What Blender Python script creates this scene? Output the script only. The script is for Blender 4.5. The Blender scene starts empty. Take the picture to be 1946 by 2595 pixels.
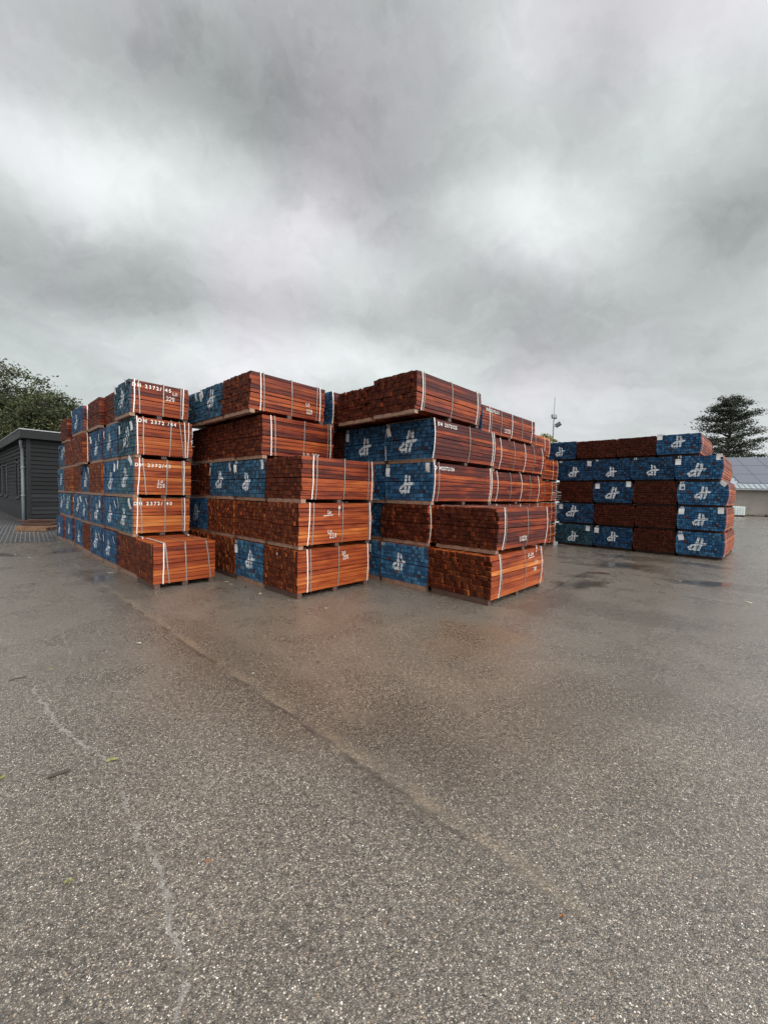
import bpy, math, random
import numpy as np
from mathutils import Matrix, Vector, Euler

random.seed(7)
rng = np.random.default_rng(11)
S = bpy.context.scene
R = math.radians

# ------------------------------------------------------------------ camera
cam_d = bpy.data.cameras.new("camera")
cam = bpy.data.objects.new("camera", cam_d)
S.collection.objects.link(cam)
cam_d.sensor_fit = 'HORIZONTAL'
cam_d.sensor_width = 36.0
cam_d.lens = 36.0 * 1000.0 / 1946.0
cam_d.clip_start = 0.05
cam_d.clip_end = 5000
rt = Vector((0.99975, 0.001, 0.02228)); up = Vector((-0.02231, 0.04467, 0.99875)); fw = Vector((0.0, 0.999, -0.04468))
M = Matrix((rt, up, -fw)).transposed().to_4x4()
M.translation = Vector((0, 0, 1.6))
cam.matrix_world = M
S.camera = cam

# ------------------------------------------------------------------ exposure
S.view_settings.view_transform = 'Standard'
S.view_settings.look = 'None'
S.view_settings.gamma = 1.0
S.view_settings.exposure = 0.0
S.cycles.use_denoising = True
S.cycles.max_bounces = 6
S.cycles.transparent_max_bounces = 4

# ------------------------------------------------------------------ node helpers
class NT:
    def __init__(self, tree):
        self.t = tree; self.n = tree.nodes; self.l = tree.links
    def node(self, kind, **kw):
        nd = self.n.new(kind)
        for k, v in kw.items():
            setattr(nd, k, v)
        return nd
    def put(self, sock, v):
        if v is None: return
        if isinstance(v, bpy.types.NodeSocket): self.l.new(v, sock)
        elif isinstance(v, (tuple, list)) and len(v) == 3 and sock.type == 'RGBA': sock.default_value = (*v, 1)
        else: sock.default_value = v
    def math(self, op, a, b=None, c=None, clamp=False):
        nd = self.node('ShaderNodeMath', operation=op, use_clamp=clamp)
        for i, v in enumerate((a, b, c)): self.put(nd.inputs[i], v)
        return nd.outputs[0]
    def vec(self, op, a, b=None, s=None):
        nd = self.node('ShaderNodeVectorMath', operation=op)
        self.put(nd.inputs[0], a); self.put(nd.inputs[1], b)
        if s is not None: self.put(nd.inputs['Scale'], s)
        return nd.outputs['Value'] if op in ('DOT_PRODUCT', 'LENGTH', 'DISTANCE') else nd.outputs[0]
    def xyz(self, v):
        nd = self.node('ShaderNodeSeparateXYZ'); self.put(nd.inputs[0], v); return nd.outputs
    def comb(self, x, y, z):
        nd = self.node('ShaderNodeCombineXYZ')
        for i, v in enumerate((x, y, z)): self.put(nd.inputs[i], v)
        return nd.outputs[0]
    def noise(self, v, scale, detail=2, rough=0.5, dist=0.0, dim='3D', w=None, col=False):
        nd = self.node('ShaderNodeTexNoise', noise_dimensions=dim)
        self.put(nd.inputs['Vector'], v); self.put(nd.inputs['Scale'], scale); self.put(nd.inputs['Detail'], detail)
        self.put(nd.inputs['Roughness'], rough); self.put(nd.inputs['Distortion'], dist)
        if w is not None: self.put(nd.inputs['W'], w)
        return nd.outputs['Color' if col else 0]
    def voro(self, v, scale, feature='F1', rand=1.0):
        nd = self.node('ShaderNodeTexVoronoi', feature=feature)
        self.put(nd.inputs['Vector'], v); self.put(nd.inputs['Scale'], scale); self.put(nd.inputs['Randomness'], rand)
        return nd.outputs
    def rng(self, v, a, b, c=0.0, d=1.0, kind='LINEAR'):
        nd = self.node('ShaderNodeMapRange', interpolation_type=kind)
        for i, x in enumerate((v, a, b, c, d)): self.put(nd.inputs[i], x)
        return nd.outputs[0]
    def mix(self, f, a, b, mode='MIX'):
        nd = self.node('ShaderNodeMix', data_type='RGBA', blend_type=mode)
        self.put(nd.inputs[0], f); self.put(nd.inputs[6], a); self.put(nd.inputs[7], b)
        return nd.outputs[2]
    def ramp(self, f, stops):
        nd = self.node('ShaderNodeValToRGB'); e = nd.color_ramp.elements
        while len(e) < len(stops): e.new(0.5)
        for el, (p, c) in zip(e, stops): el.position = p; el.color = (*c, 1)
        self.put(nd.inputs[0], f); return nd.outputs[0]
    def bump(self, h, strength=0.5, dist=0.01, normal=None):
        nd = self.node('ShaderNodeBump'); self.put(nd.inputs['Height'], h); self.put(nd.inputs['Strength'], strength)
        self.put(nd.inputs['Distance'], dist)
        if normal is not None: self.put(nd.inputs['Normal'], normal)
        return nd.outputs[0]

def material(name):
    m = bpy.data.materials.new(name); m.use_nodes = True
    t = NT(m.node_tree)
    return m, t, m.node_tree.nodes['Principled BSDF']

# ------------------------------------------------------------------ sky (world) and sun
SUN_EL, SUN_AZ = 42.0, 128.0          # azimuth from +Y towards +X: behind the viewer, to the right
W = bpy.data.worlds.new("World"); S.world = W; W.use_nodes = True
t = NT(W.node_tree)
bg = t.n['Background']
skyn = t.node('ShaderNodeTexSky', sky_type='NISHITA')
skyn.sun_disc = False; skyn.sun_elevation = R(SUN_EL); skyn.sun_rotation = R(SUN_AZ)
dirv = t.node('ShaderNodeTexCoord').outputs['Generated']
wn = t.noise(dirv, 4.5, 7, 0.58, col=True)
warp = t.vec('ADD', dirv, t.vec('SCALE', t.vec('SUBTRACT', wn, (0.5, 0.5, 0.5)), None, 0.15))
# cloud masses: centre direction, two half-axes, brightness
CLOUDS = [(-0.073,0.727,0.682,0.273,-0.016,-0.009,-0.006,0.098,-0.123,-0.5),(-0.312,0.663,0.68,0.182,0.044,0.015,-0.041,0.044,-0.068,-0.3),(-0.481,0.598,0.641,0.151,0.044,0.051,-0.029,0.034,-0.058,-0.12),(-0.544,0.654,0.525,0.128,0.09,-0.003,-0.039,0.011,-0.059,0.6),(-0.353,0.77,0.532,0.145,0.087,-0.061,-0.057,0.013,-0.063,0.45),(-0.1,0.856,0.508,0.145,0.039,-0.063,-0.044,0.023,-0.053,0.42),(0.331,0.793,0.511,0.158,-0.033,-0.084,-0.013,0.037,-0.054,0.5),(0.203,0.657,0.726,0.081,-0.015,-0.014,0.03,0.077,-0.088,0.3),(0.451,0.639,0.624,0.102,-0.044,-0.04,0.052,0.06,-0.115,0.32),(0.358,0.666,0.655,0.058,-0.013,-0.022,0.014,0.058,-0.074,-0.25),(0.551,0.671,0.497,0.092,-0.057,-0.039,0.038,0.037,-0.106,-0.4),(-0.569,0.73,0.378,0.219,0.124,0.006,-0.039,0.016,-0.107,-0.38),(-0.471,0.806,0.358,0.205,0.097,-0.02,-0.02,0.009,-0.05,-0.15),(0.01,0.898,0.44,0.259,-0.027,-0.03,-0.005,0.03,-0.068,-0.22),(0.402,0.833,0.38,0.202,-0.125,-0.015,0.033,0.024,-0.104,-0.36),(-0.29,0.908,0.301,0.403,0.04,-0.006,-0.009,0.015,-0.058,0.52),(0.179,0.806,0.564,0.165,-0.039,-0.023,0.007,0.024,-0.038,0.25),(-0.65,0.725,0.227,0.128,0.088,0.032,-0.012,0.011,-0.089,-0.2),(0.585,0.783,0.211,0.126,-0.105,-0.024,0.014,0.011,-0.107,-0.15),(0.015,0.827,0.562,0.112,-0.008,-0.003,0.003,0.046,-0.075,-0.28),(-0.194,0.756,0.625,0.093,0.05,-0.041,-0.067,0.022,-0.054,-0.12),(0.137,0.951,0.276,0.292,-0.077,-0.047,-0.002,0.014,-0.051,0.12)]
total = None
for c in CLOUDS:
    C0, e1, e2, s = Vector(c[0:3]), Vector(c[3:6]), Vector(c[6:9]), c[9]
    e2 = e2 - e1 * (e1.dot(e2) / e1.length_squared)
    d = t.vec('SUBTRACT', warp, tuple(C0))
    q = t.comb(t.vec('DOT_PRODUCT', d, tuple(e1 / e1.length_squared)), t.vec('DOT_PRODUCT', d, tuple(e2 / e2.length_squared)),
               t.vec('DOT_PRODUCT', d, tuple(C0 / 0.5)))
    g = t.rng(t.vec('LENGTH', q), 0.0, 1.75, s, 0.0, 'SMOOTHSTEP')
    total = g if total is None else t.math('ADD', total, g)
sx = t.xyz(dirv)
hz = t.math('ADD', t.math('MAXIMUM', sx[2], 0.0), 0.22)
pl = t.comb(t.math('DIVIDE', sx[0], hz), t.math('DIVIDE', sx[1], hz), 0.0)
plw = t.vec('ADD', pl, t.vec('SCALE', t.vec('SUBTRACT', wn, (0.5, 0.5, 0.5)), None, 0.9))
f1 = t.noise(plw, 1.5, 5, 0.5, 0.3)
f2 = t.noise(t.vec('MULTIPLY', plw, (1.0, 1.5, 1.0)), 2.6, 6, 0.52, 0.5)
lum = t.math('ADD', t.math('MULTIPLY', total, 0.46), 0.665)
lum = t.math('ADD', lum, t.math('MULTIPLY', t.math('SUBTRACT', f1, 0.5), 0.30))
lum = t.math('ADD', lum, t.math('MULTIPLY', t.math('SUBTRACT', f2, 0.5), 0.24))
f3 = t.noise(t.vec('MULTIPLY', plw, (1.0, 1.7, 1.0)), 8.0, 6, 0.6, 0.6)
lum = t.math('ADD', lum, t.math('MULTIPLY', t.math('SUBTRACT', f3, 0.5), 0.09))
lum = t.math('ADD', lum, t.rng(sx[2], 0.06, 0.36, 0.10, 0.0, 'SMOOTHSTEP'))
# glow added to the unseen sky behind the viewer, to brighten the long faces
sd = Vector((math.sin(R(SUN_AZ)) * math.cos(R(SUN_EL)), math.cos(R(SUN_AZ)) * math.cos(R(SUN_EL)), math.sin(R(SUN_EL))))
glow = t.rng(t.vec('DOT_PRODUCT', dirv, tuple(sd)), 0.42, 1.0, 0.0, 3.4, 'SMOOTHSTEP')
lum = t.math('MAXIMUM', t.math('ADD', lum, glow), 0.28)
hue = t.noise(dirv, 2.3, 2, 0.5)
tint = t.ramp(hue, [(0.40, (0.925, 1.0, 0.98)), (0.52, (0.955, 0.99, 0.995)), (0.63, (0.98, 0.97, 1.015))])
cl = t.vec('SCALE', tint, None, t.math('MULTIPLY', lum, 10.0))
col = t.mix(0.95, skyn.outputs[0], cl)
t.l.new(col, bg.inputs[0]); bg.inputs[1].default_value = 0.1

sun_d = bpy.data.lights.new("sun", 'SUN'); sun = bpy.data.objects.new("sun", sun_d); S.collection.objects.link(sun)
sun_d.energy = 1.5; sun_d.angle = R(25); sun_d.color = (1.0, 0.96, 0.9)
sun.rotation_euler = (-sd).to_track_quat('-Z', 'Y').to_euler()
sun.location = (20, -20, 40)

# ------------------------------------------------------------------ object helpers
def link(o, parent=None):
    S.collection.objects.link(o)
    if parent is not None: o.parent = parent
    return o
def mesh(name, V, F, mats, parent=None, idx=None, smooth=False):
    me = bpy.data.meshes.new(name)
    me.from_pydata([tuple(v) for v in V], [], [tuple(f) for f in F])
    for m in (mats if isinstance(mats, (list, tuple)) else [mats]): me.materials.append(m)
    if idx is not None: me.polygons.foreach_set('material_index', np.asarray(idx, dtype=np.int32))
    if smooth: me.polygons.foreach_set('use_smooth', np.ones(len(F), dtype=bool))
    me.update()
    return link(bpy.data.objects.new(name, me), parent)
def tag(o, label, cat, group=None):
    o['label'] = label; o['category'] = cat
    if group: o['group'] = group
    return o
def thing(name, label, cat, loc, rz=0.0, group=None):
    o = bpy.data.objects.new(name, None); o.empty_display_size = 0.2
    link(o); o.location = loc; o.rotation_euler = (0, 0, rz)
    return tag(o, label, cat, group)
def struct(o, kind='structure'):
    o['kind'] = kind; return o
BOXF = [(0, 3, 2, 1), (4, 5, 6, 7), (0, 1, 5, 4), (1, 2, 6, 5), (2, 3, 7, 6), (3, 0, 4, 7)]
class MB:
    def __init__(self): self.V = []; self.F = []; self.I = []
    def add(self, V, F, mi=0):
        b = len(self.V); self.V += [tuple(v) for v in V]; self.F += [tuple(i + b for i in f) for f in F]
        self.I += [mi] * len(F) if isinstance(mi, int) else list(mi)
    def box(self, x0, x1, y0, y1, z0, z1, mi=0):
        self.add([(x0, y0, z0), (x1, y0, z0), (x1, y1, z0), (x0, y1, z0), (x0, y0, z1), (x1, y0, z1), (x1, y1, z1), (x0, y1, z1)], BOXF, mi)
    def obox(self, mat, sx, sy, sz, mi=0):
        P = [mat @ Vector((a * sx / 2, b * sy / 2, c * sz / 2)) for c in (-1, 1) for a, b in ((-1, -1), (1, -1), (1, 1), (-1, 1))]
        self.add(P, BOXF, mi)
    def tube(self, pts, rad, n=8, mi=0, cap=True):
        pts = [Vector(p) for p in pts]; rad = rad if isinstance(rad, (list, tuple)) else [rad] * len(pts)
        V = []; F = []
        for i, p in enumerate(pts):
            d = (pts[min(i + 1, len(pts) - 1)] - pts[max(i - 1, 0)]).normalized()
            a = d.orthogonal().normalized() if i == 0 else (a - d * a.dot(d)).normalized()
            b = d.cross(a)
            for k in range(n):
                q = 2 * math.pi * k / n; V.append(p + (a * math.cos(q) + b * math.sin(q)) * rad[i])
        for i in range(len(pts) - 1):
            for k in range(n):
                F.append((i * n + k, i * n + (k + 1) % n, (i + 1) * n + (k + 1) % n, (i + 1) * n + k))
        if cap: F.append(tuple(reversed(range(n)))); F.append(tuple(range((len(pts) - 1) * n, len(pts) * n)))
        self.add(V, F, mi)
    def build(self, name, mats, parent=None, smooth=False): return mesh(name, self.V, self.F, mats, parent, self.I, smooth)

# ------------------------------------------------------------------ materials
def plain(name, col, rough=0.5, metal=0.0, nscale=6.0, var=0.25, bump=0.0):
    m, t, b = material(name)
    p = t.node('ShaderNodeTexCoord').outputs['Object']
    n = t.noise(p, nscale, 5, 0.6)
    c = t.mix(t.rng(n, 0.25, 0.75), tuple(x * (1 - var) for x in col), tuple(min(1, x * (1 + var)) for x in col))
    t.put(b.inputs['Base Color'], c); t.put(b.inputs['Roughness'], t.rng(n, 0.3, 0.7, rough * 0.85, min(1, rough * 1.15))); b.inputs['Metallic'].default_value = metal
    if name in ('dark_grey_fascia', 'dark_window_glass', 'black_window_frame', 'solar_panel_glass', 'pale_corrugated_sheet'): b.inputs['Specular IOR Level'].default_value = 0.15
    if bump: t.put(b.inputs['Normal'], t.bump(n, bump, 0.01))
    return m

def wood_side():
    m, t, b = material("hardwood_long_grain")
    p = t.node('ShaderNodeTexCoord').outputs['Object']
    isl = t.node('ShaderNodeNewGeometry').outputs['Random Per Island']
    oi = t.node('ShaderNodeObjectInfo'); tone = t.node('ShaderNodeSeparateColor'); t.put(tone.inputs[0], oi.outputs['Color'])
    w = t.math('ADD', t.math('MULTIPLY', isl, 37.0), t.math('MULTIPLY', oi.outputs['Random'], 91.0))
    s = t.xyz(p)
    gv = t.comb(t.math('MULTIPLY', s[0], 1.3), t.math('MULTIPLY', s[1], 22.0), t.math('MULTIPLY', s[2], 22.0))
    grain = t.noise(gv, 1.0, 6, 0.62, 0.6, '4D', w)
    fine = t.noise(t.comb(t.math('MULTIPLY', s[0], 6.0), t.math('MULTIPLY', s[1], 160.0), t.math('MULTIPLY', s[2], 160.0)), 1.0, 3, 0.6, 0.0, '4D', w)
    wet = t.noise(t.vec('MULTIPLY', p, (0.9, 3.0, 3.2)), 1.5, 4, 0.6, 0.4, '4D', oi.outputs['Random'])
    k = t.math('ADD', t.math('ADD', t.math('MULTIPLY', isl, 0.48), 0.05), t.math('MULTIPLY', t.math('SUBTRACT', grain, 0.5), 1.25))
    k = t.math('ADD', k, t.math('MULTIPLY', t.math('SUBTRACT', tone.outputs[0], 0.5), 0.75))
    k = t.math('ADD', k, t.math('MULTIPLY', t.math('SUBTRACT', wet, 0.5), 0.75))
    k = t.math('ADD', k, t.math('MULTIPLY', t.math('SUBTRACT', fine, 0.5), 0.25))
    c = t.ramp(k, [(0.0, (0.045, 0.007, 0.005)), (0.22, (0.15, 0.024, 0.008)), (0.45, (0.255, 0.051, 0.012)), (0.72, (0.385, 0.110, 0.025)), (1.0, (0.57, 0.255, 0.08))])
    spray = t.math('MULTIPLY', t.rng(t.math('ADD', s[0], t.math('MULTIPLY', t.math('SUBTRACT', grain, 0.5), 0.04)), 0.012, 0.05, 0.9, 0.0), tone.outputs[2])
    c = t.mix(spray, c, t.mix(tone.outputs[1], (0.014, 0.036, 0.075), (0.016, 0.042, 0.055)))
    t.put(b.inputs['Base Color'], c)
    t.put(b.inputs['Roughness'], t.rng(wet, 0.3, 0.7, 0.36, 0.62))
    b.inputs['Specular IOR Level'].default_value = 0.2
    t.put(b.inputs['Normal'], t.bump(t.math('ADD', grain, t.math('MULTIPLY', fine, 0.5)), 0.35, 0.004))
    return m

def seg_dist(t, P, A, B):
    A = Vector((A[0], A[1], 0)); B = Vector((B[0], B[1], 0)); D = B - A
    pa = t.vec('SUBTRACT', P, tuple(A))
    h = t.math('DIVIDE', t.vec('DOT_PRODUCT', pa, tuple(D)), D.length_squared, clamp=True)
    return t.vec('LENGTH', t.vec('SUBTRACT', pa, t.vec('SCALE', tuple(D), None, h)))

MARK = [((-.01, .17), (-.03, -.16)), ((.07, .15), (.088, .04)), ((.088, .04), (.05, -.15)), ((-.03, 0), (.165, .022)),
        ((-.03, 0), (-.12, -.04)), ((-.12, -.04), (-.172, -.10)), ((-.172, -.10), (-.13, -.158)), ((-.13, -.158), (-.03, -.11))]
def wood_end(blue):
    m, t, b = material("blue_painted_end_grain" if blue else "raw_end_grain")
    p = t.node('ShaderNodeTexCoord').outputs['Object']
    isl = t.node('ShaderNodeNewGeometry').outputs['Random Per Island']
    oi = t.node('ShaderNodeObjectInfo'); tone = t.node('ShaderNodeSeparateColor'); t.put(tone.inputs[0], oi.outputs['Color'])
    isl2 = t.math('FRACT', t.math('MULTIPLY', isl, 17.31))
    n = t.noise(p, 7.0, 5, 0.65, 0.3, '4D', t.math('MULTIPLY', oi.outputs['Random'], 40.0))
    fine = t.noise(p, 90.0, 3, 0.6)
    k = t.math('ADD', t.math('ADD', t.math('MULTIPLY', isl, 0.62 if blue else 0.40), 0.06 if blue else 0.17), t.math('MULTIPLY', n, 0.38 if blue else 0.26))
    k = t.math('ADD', k, t.math('MULTIPLY', t.math('SUBTRACT', fine, 0.5), 0.35))
    k = t.math('ADD', k, t.math('MULTIPLY', t.math('SUBTRACT', tone.outputs[0], 0.5), 0.4 if blue else 0.18))
    raw = t.ramp(k, [(0.1, (0.028, 0.007, 0.004)), (0.45, (0.062, 0.015, 0.008)), (0.75, (0.112, 0.031, 0.014)), (1.0, (0.24, 0.095, 0.045))])
    if not blue:
        t.put(b.inputs['Base Color'], raw)
    else:
        bl = t.ramp(k, [(0.05, (0.008, 0.020, 0.044)), (0.45, (0.018, 0.060, 0.134)), (0.75, (0.030, 0.112, 0.240)), (1.0, (0.060, 0.20, 0.34))])
        tl = t.ramp(k, [(0.05, (0.014, 0.034, 0.042)), (0.45, (0.028, 0.078, 0.100)), (0.75, (0.042, 0.125, 0.160)), (1.0, (0.075, 0.20, 0.24))])
        c = t.mix(tone.outputs[1], bl, tl)
        gray = t.math('MULTIPLY', t.rng(isl2, 0.72, 0.78), t.rng(n, 0.35, 0.6, 0.0, 0.55))
        c = t.mix(gray, c, (0.05, 0.055, 0.062))
        c = t.mix(t.rng(isl2, 0.988, 0.989), c, raw)
        # sprayed sign: two upright strokes, a cross stroke and a loop
        s = t.xyz(p)
        r1 = t.math('SUBTRACT', t.math('FRACT', t.math('MULTIPLY', oi.outputs['Random'], 57.3)), 0.5)
        r2 = t.math('SUBTRACT', t.math('FRACT', t.math('MULTIPLY', oi.outputs['Random'], 131.7)), 0.5)
        r3 = t.math('SUBTRACT', t.math('FRACT', t.math('MULTIPLY', oi.outputs['Random'], 311.1)), 0.5)
        px = t.math('ADD', t.math('MULTIPLY', s[1], -1.0), t.math('ADD', t.math('MULTIPLY', r1, 0.16), 0.02))
        pz = t.math('SUBTRACT', s[2], t.math('ADD', t.math('MULTIPLY', r2, 0.12), 0.37))
        px = t.math('ADD', px, t.math('MULTIPLY', pz, t.math('MULTIPLY', r3, 0.35)))
        P = t.vec('SCALE', t.comb(px, pz, 0.0), None, t.math('ADD', t.math('MULTIPLY', r3, 0.28), 1.10))
        wob = t.noise(p, 14.0, 2, 0.5, col=True)
        P = t.vec('ADD', P, t.vec('MULTIPLY', t.vec('SUBTRACT', wob, (0.5, 0.5, 0.5)), (0.03, 0.03, 0.0)))
        dmin = None
        for A, B in MARK:
            dd = seg_dist(t, P, A, B); dmin = dd if dmin is None else t.math('MINIMUM', dmin, dd)
        sp = t.rng(dmin, 0.017, 0.036, 1.0, 0.0)
        sp = t.math('MULTIPLY', sp, t.rng(t.noise(p, 38.0, 4, 0.7), 0.30, 0.52, 0.35, 1.0))
        c = t.mix(sp, c, (0.72, 0.76, 0.78))
        t.put(b.inputs['Base Color'], c)
    shade_k = t.rng(tone.outputs[0], -0.5, 0.3, 0.50, 1.0)  # low-tone packs darkened: the far stack's shade is put into the colour
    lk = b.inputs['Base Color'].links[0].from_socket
    t.put(b.inputs['Base Color'], t.vec('SCALE', lk, None, shade_k) if not blue else t.mix(t.math('MULTIPLY', t.math('SUBTRACT', 1.0, shade_k), t.math('SUBTRACT', 1.0, sp)), lk, (0.004, 0.008, 0.014)))
    b.inputs['Specular IOR Level'].default_value = 0.10
    t.put(b.inputs['Roughness'], 0.62)
    t.put(b.inputs['Normal'], t.bump(fine, 0.25, 0.003))
    return m

M_SIDE = wood_side(); M_RAW = wood_end(False); M_BLUE = wood_end(True)
M_BEARER = plain("pale_sawn_bearer", (0.23, 0.13, 0.085), 0.7, 0, 9.0, 0.5, 0.3)
M_BEARER_D = plain("dark_shaded_bearer", (0.07, 0.035, 0.024), 0.6, 0, 9.0, 0.4, 0.3)  # dark wood; in the far stack its colour stands in for shade
M_WHITE_STRAP = plain("white_plastic_strap", (0.60, 0.565, 0.53), 0.4, 0, 5.0, 0.12)
M_GREY_STRAP = plain("grey_steel_strap", (0.24, 0.23, 0.21), 0.38, 0.4, 5.0, 0.2)
M_PAINT = plain("white_stencil_paint", (0.58, 0.55, 0.51), 0.6, 0, 60.0, 0.4)
M_CHALK = plain("white_chalk", (0.55, 0.47, 0.42), 0.8, 0, 60.0, 0.25)
def tag_mat():
    m, t, b = material("printed_white_label")
    p = t.node('ShaderNodeTexCoord').outputs['Object']
    s = t.xyz(p)
    lines = t.math('MULTIPLY', t.rng(t.math('FRACT', t.math('MULTIPLY', s[2], 62.0)), 0.45, 0.55), t.rng(t.noise(p, 260.0, 2, 0.5), 0.48, 0.56))
    t.put(b.inputs['Base Color'], t.mix(t.math('MULTIPLY', lines, 0.7), (0.80, 0.80, 0.79), (0.16, 0.16, 0.17)))
    b.inputs['Roughness'].default_value = 0.45
    return m
M_TAG = tag_mat()

def ground_mat():
    m, t, b = material("wet_exposed_aggregate")
    P = t.node('ShaderNodeNewGeometry').outputs['Position']
    big = t.noise(P, 0.35, 4, 0.55)
    mid = t.noise(P, 1.7, 5, 0.6)
    patch = t.noise(t.vec('ADD', P, (31.0, 7.0, 0.0)), 0.8, 4, 0.6, 0.4)
    wv = t.vec('ADD', P, t.vec('SCALE', t.vec('SUBTRACT', t.noise(P, 40.0, 2, 0.5, col=True), (0.5, 0.5, 0.5)), None, 0.010))
    v1 = t.voro(wv, 142.0); v2 = t.voro(t.vec('ADD', wv, (3.3, 1.7, 0.0)), 235.0)
    c1 = t.node('ShaderNodeSeparateColor'); t.put(c1.inputs[0], v1[1])
    c2 = t.node('ShaderNodeSeparateColor'); t.put(c2.inputs[0], v2[1])
    base = t.mix(t.rng(mid, 0.3, 0.7), (0.070, 0.057, 0.046), (0.128, 0.105, 0.084))
    # each small stone has its own grey-brown
    st = t.ramp(c2.outputs[0], [(0.0, (0.02, 0.017, 0.015)), (0.4, (0.066, 0.054, 0.044)), (0.7, (0.155, 0.128, 0.102)), (0.9, (0.40, 0.34, 0.265)), (1.0, (0.6, 0.55, 0.50))])
    col = t.mix(t.rng(v2[0], 0.25, 0.55, 0.85, 0.15), base, st)
    # pale pebbles
    peb = t.ramp(c1.outputs[1], [(0.0, (0.66, 0.62, 0.56)), (0.5, (0.46, 0.41, 0.34)), (0.82, (0.36, 0.25, 0.13)), (0.93, (0.30, 0.15, 0.08)), (1.0, (0.7, 0.68, 0.66))])
    size = t.rng(c1.outputs[2], 0.0, 1.0, 0.10, 0.42)
    on = t.math('MULTIPLY', t.math('LESS_THAN', c1.outputs[0], t.rng(big, 0.3, 0.7, 0.28, 0.42)), t.math('LESS_THAN', v1[0], size))
    col = t.mix(t.math('MULTIPLY', on, 0.9), col, peb)
    cl_ = t.math('ADD', t.noise(P, 30.0, 4, 0.75), t.noise(P, 75.0, 2, 0.6))
    col = t.vec('SCALE', col, None, t.rng(cl_, 0.80, 1.20, 0.50, 1.55))
    # stains of rust and tannin in front of the packs
    s = t.xyz(P)
    def blob(cx, cy, rx, ry, rot=0.0):
        d = t.vec('SUBTRACT', t.vec('ADD', P, t.vec('SCALE', t.vec('SUBTRACT', t.noise(P, 1.1, 3, 0.6, col=True), (0.5, 0.5, 0.5)), None, 1.1)), (cx, cy, 0.0))
        ca, sa = math.cos(rot), math.sin(rot)
        u = t.vec('DOT_PRODUCT', d, (ca / rx, sa / rx, 0)); v = t.vec('DOT_PRODUCT', d, (-sa / ry, ca / ry, 0))
        return t.rng(t.math('SQRT', t.math('ADD', t.math('MULTIPLY', u, u), t.math('MULTIPLY', v, v))), 0.35, 1.0, 1.0, 0.0, 'SMOOTHSTEP')
    stain = t.math('MAXIMUM', blob(0.95, 4.3, 1.1, 0.7, 0.4), t.math('MULTIPLY', blob(-0.3, 4.0, 3.4, 2.0, -0.6), 0.6))
    col = t.mix(t.math('MULTIPLY', stain, 0.45), col, t.vec('MULTIPLY', col, (1.15, 0.78, 0.46)))
    # puddles and darker soaked patches
    pud = None
    for a in ((5.6, 9.6, 2.2, 0.9, -0.75), (7.4, 10.4, 2.0, 0.7, -0.75), (3.9, 7.6, 1.2, 0.6, 0.8), (6.6, 7.4, 1.6, 0.5, -0.6), (-8.3, 9.6, 1.4, 0.6, 0.6), (10.5, 8.8, 2.5, 0.5, -0.3), (-5.2, 7.2, 1.2, 0.4, -0.8)):
        q = blob(*a); pud = q if pud is None else t.math('MAXIMUM', pud, q)
    pud = t.math('MULTIPLY', pud, t.rng(patch, 0.42, 0.58))
    damp = None
    for a in ((-1.2, 3.4, 3.4, 0.55, -0.745), (0.35, 2.45, 1.2, 0.7, -0.4), (3.2, 5.6, 1.8, 0.5, -0.6), (1.5, 3.0, 1.6, 0.6, 0.5), (-4.0, 6.2, 1.6, 0.5, -0.75)):
        q = blob(*a); damp = q if damp is None else t.math('MAXIMUM', damp, q)
    damp = t.math('MAXIMUM', t.math('MULTIPLY', damp, t.rng(mid, 0.3, 0.65)), t.math('MULTIPLY', t.math('MAXIMUM', blob(0.1, 2.6, 1.0, 0.55, -0.3), blob(2.6, 6.1, 1.3, 0.5, 0.8)), t.rng(mid, 0.2, 0.5, 0.45, 1.0)))
    # expansion joints: straight lines in the concrete, one with sand washed along it
    def line(px, py, dx, dy, lo=None, hi=None):
        L = math.hypot(dx, dy); nx, ny = -dy / L, dx / L
        d = t.vec('SUBTRACT', P, (px, py, 0.0))
        return t.math('ADD', t.vec('DOT_PRODUCT', d, (nx, ny, 0)), t.math('MULTIPLY', t.math('SUBTRACT', t.noise(P, 3.0, 6, 0.7), 0.5), 0.16)), t.vec('DOT_PRODUCT', d, (dx / L, dy / L, 0))
    d1, a1 = line(-0.55, 2.68, 5.26, -4.84)
    d2, a2 = line(2.6, 6.45, 0.66, 0.75)
    s1 = d1; d1 = t.math('ABSOLUTE', d1); d2 = t.math('ABSOLUTE', d2)
    fade = t.math('MULTIPLY', t.rng(a1, 0.6, 2.6, 1.0, 0.12, 'SMOOTHSTEP'), t.rng(a1, -9.0, -4.5, 0.0, 1.0))
    g2 = t.math('MULTIPLY', t.rng(d2, 0.008, 0.02, 1.0, 0.0), t.math('GREATER_THAN', a2, 0.0))
    sand = t.math('MULTIPLY', t.math('MULTIPLY', t.rng(s1, 0.02, 0.13, 1.0, 0.0, 'SMOOTHSTEP'), t.rng(s1, -0.03, 0.01, 0.0, 1.0)), t.rng(t.noise(P, 2.6, 5, 0.65), 0.38, 0.58))
    seep = t.math('MULTIPLY', t.math('MULTIPLY', t.rng(t.math('ADD', s1, t.math('MULTIPLY', t.math('SUBTRACT', mid, 0.5), 0.5)), -0.34, -0.02, 0.0, 1.0, 'SMOOTHSTEP'), t.rng(s1, -0.005, 0.02, 1.0, 0.0)), t.rng(t.noise(P, 0.9, 4, 0.6), 0.36, 0.58))
    damp = t.math('MAXIMUM', damp, t.math('MULTIPLY', seep, fade))
    groove = t.math('MULTIPLY', t.rng(d1, 0.008, 0.024, 1.0, 0.0), t.math('MULTIPLY', fade, t.rng(t.noise(P, 3.1, 5, 0.65), 0.40, 0.58)))
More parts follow.
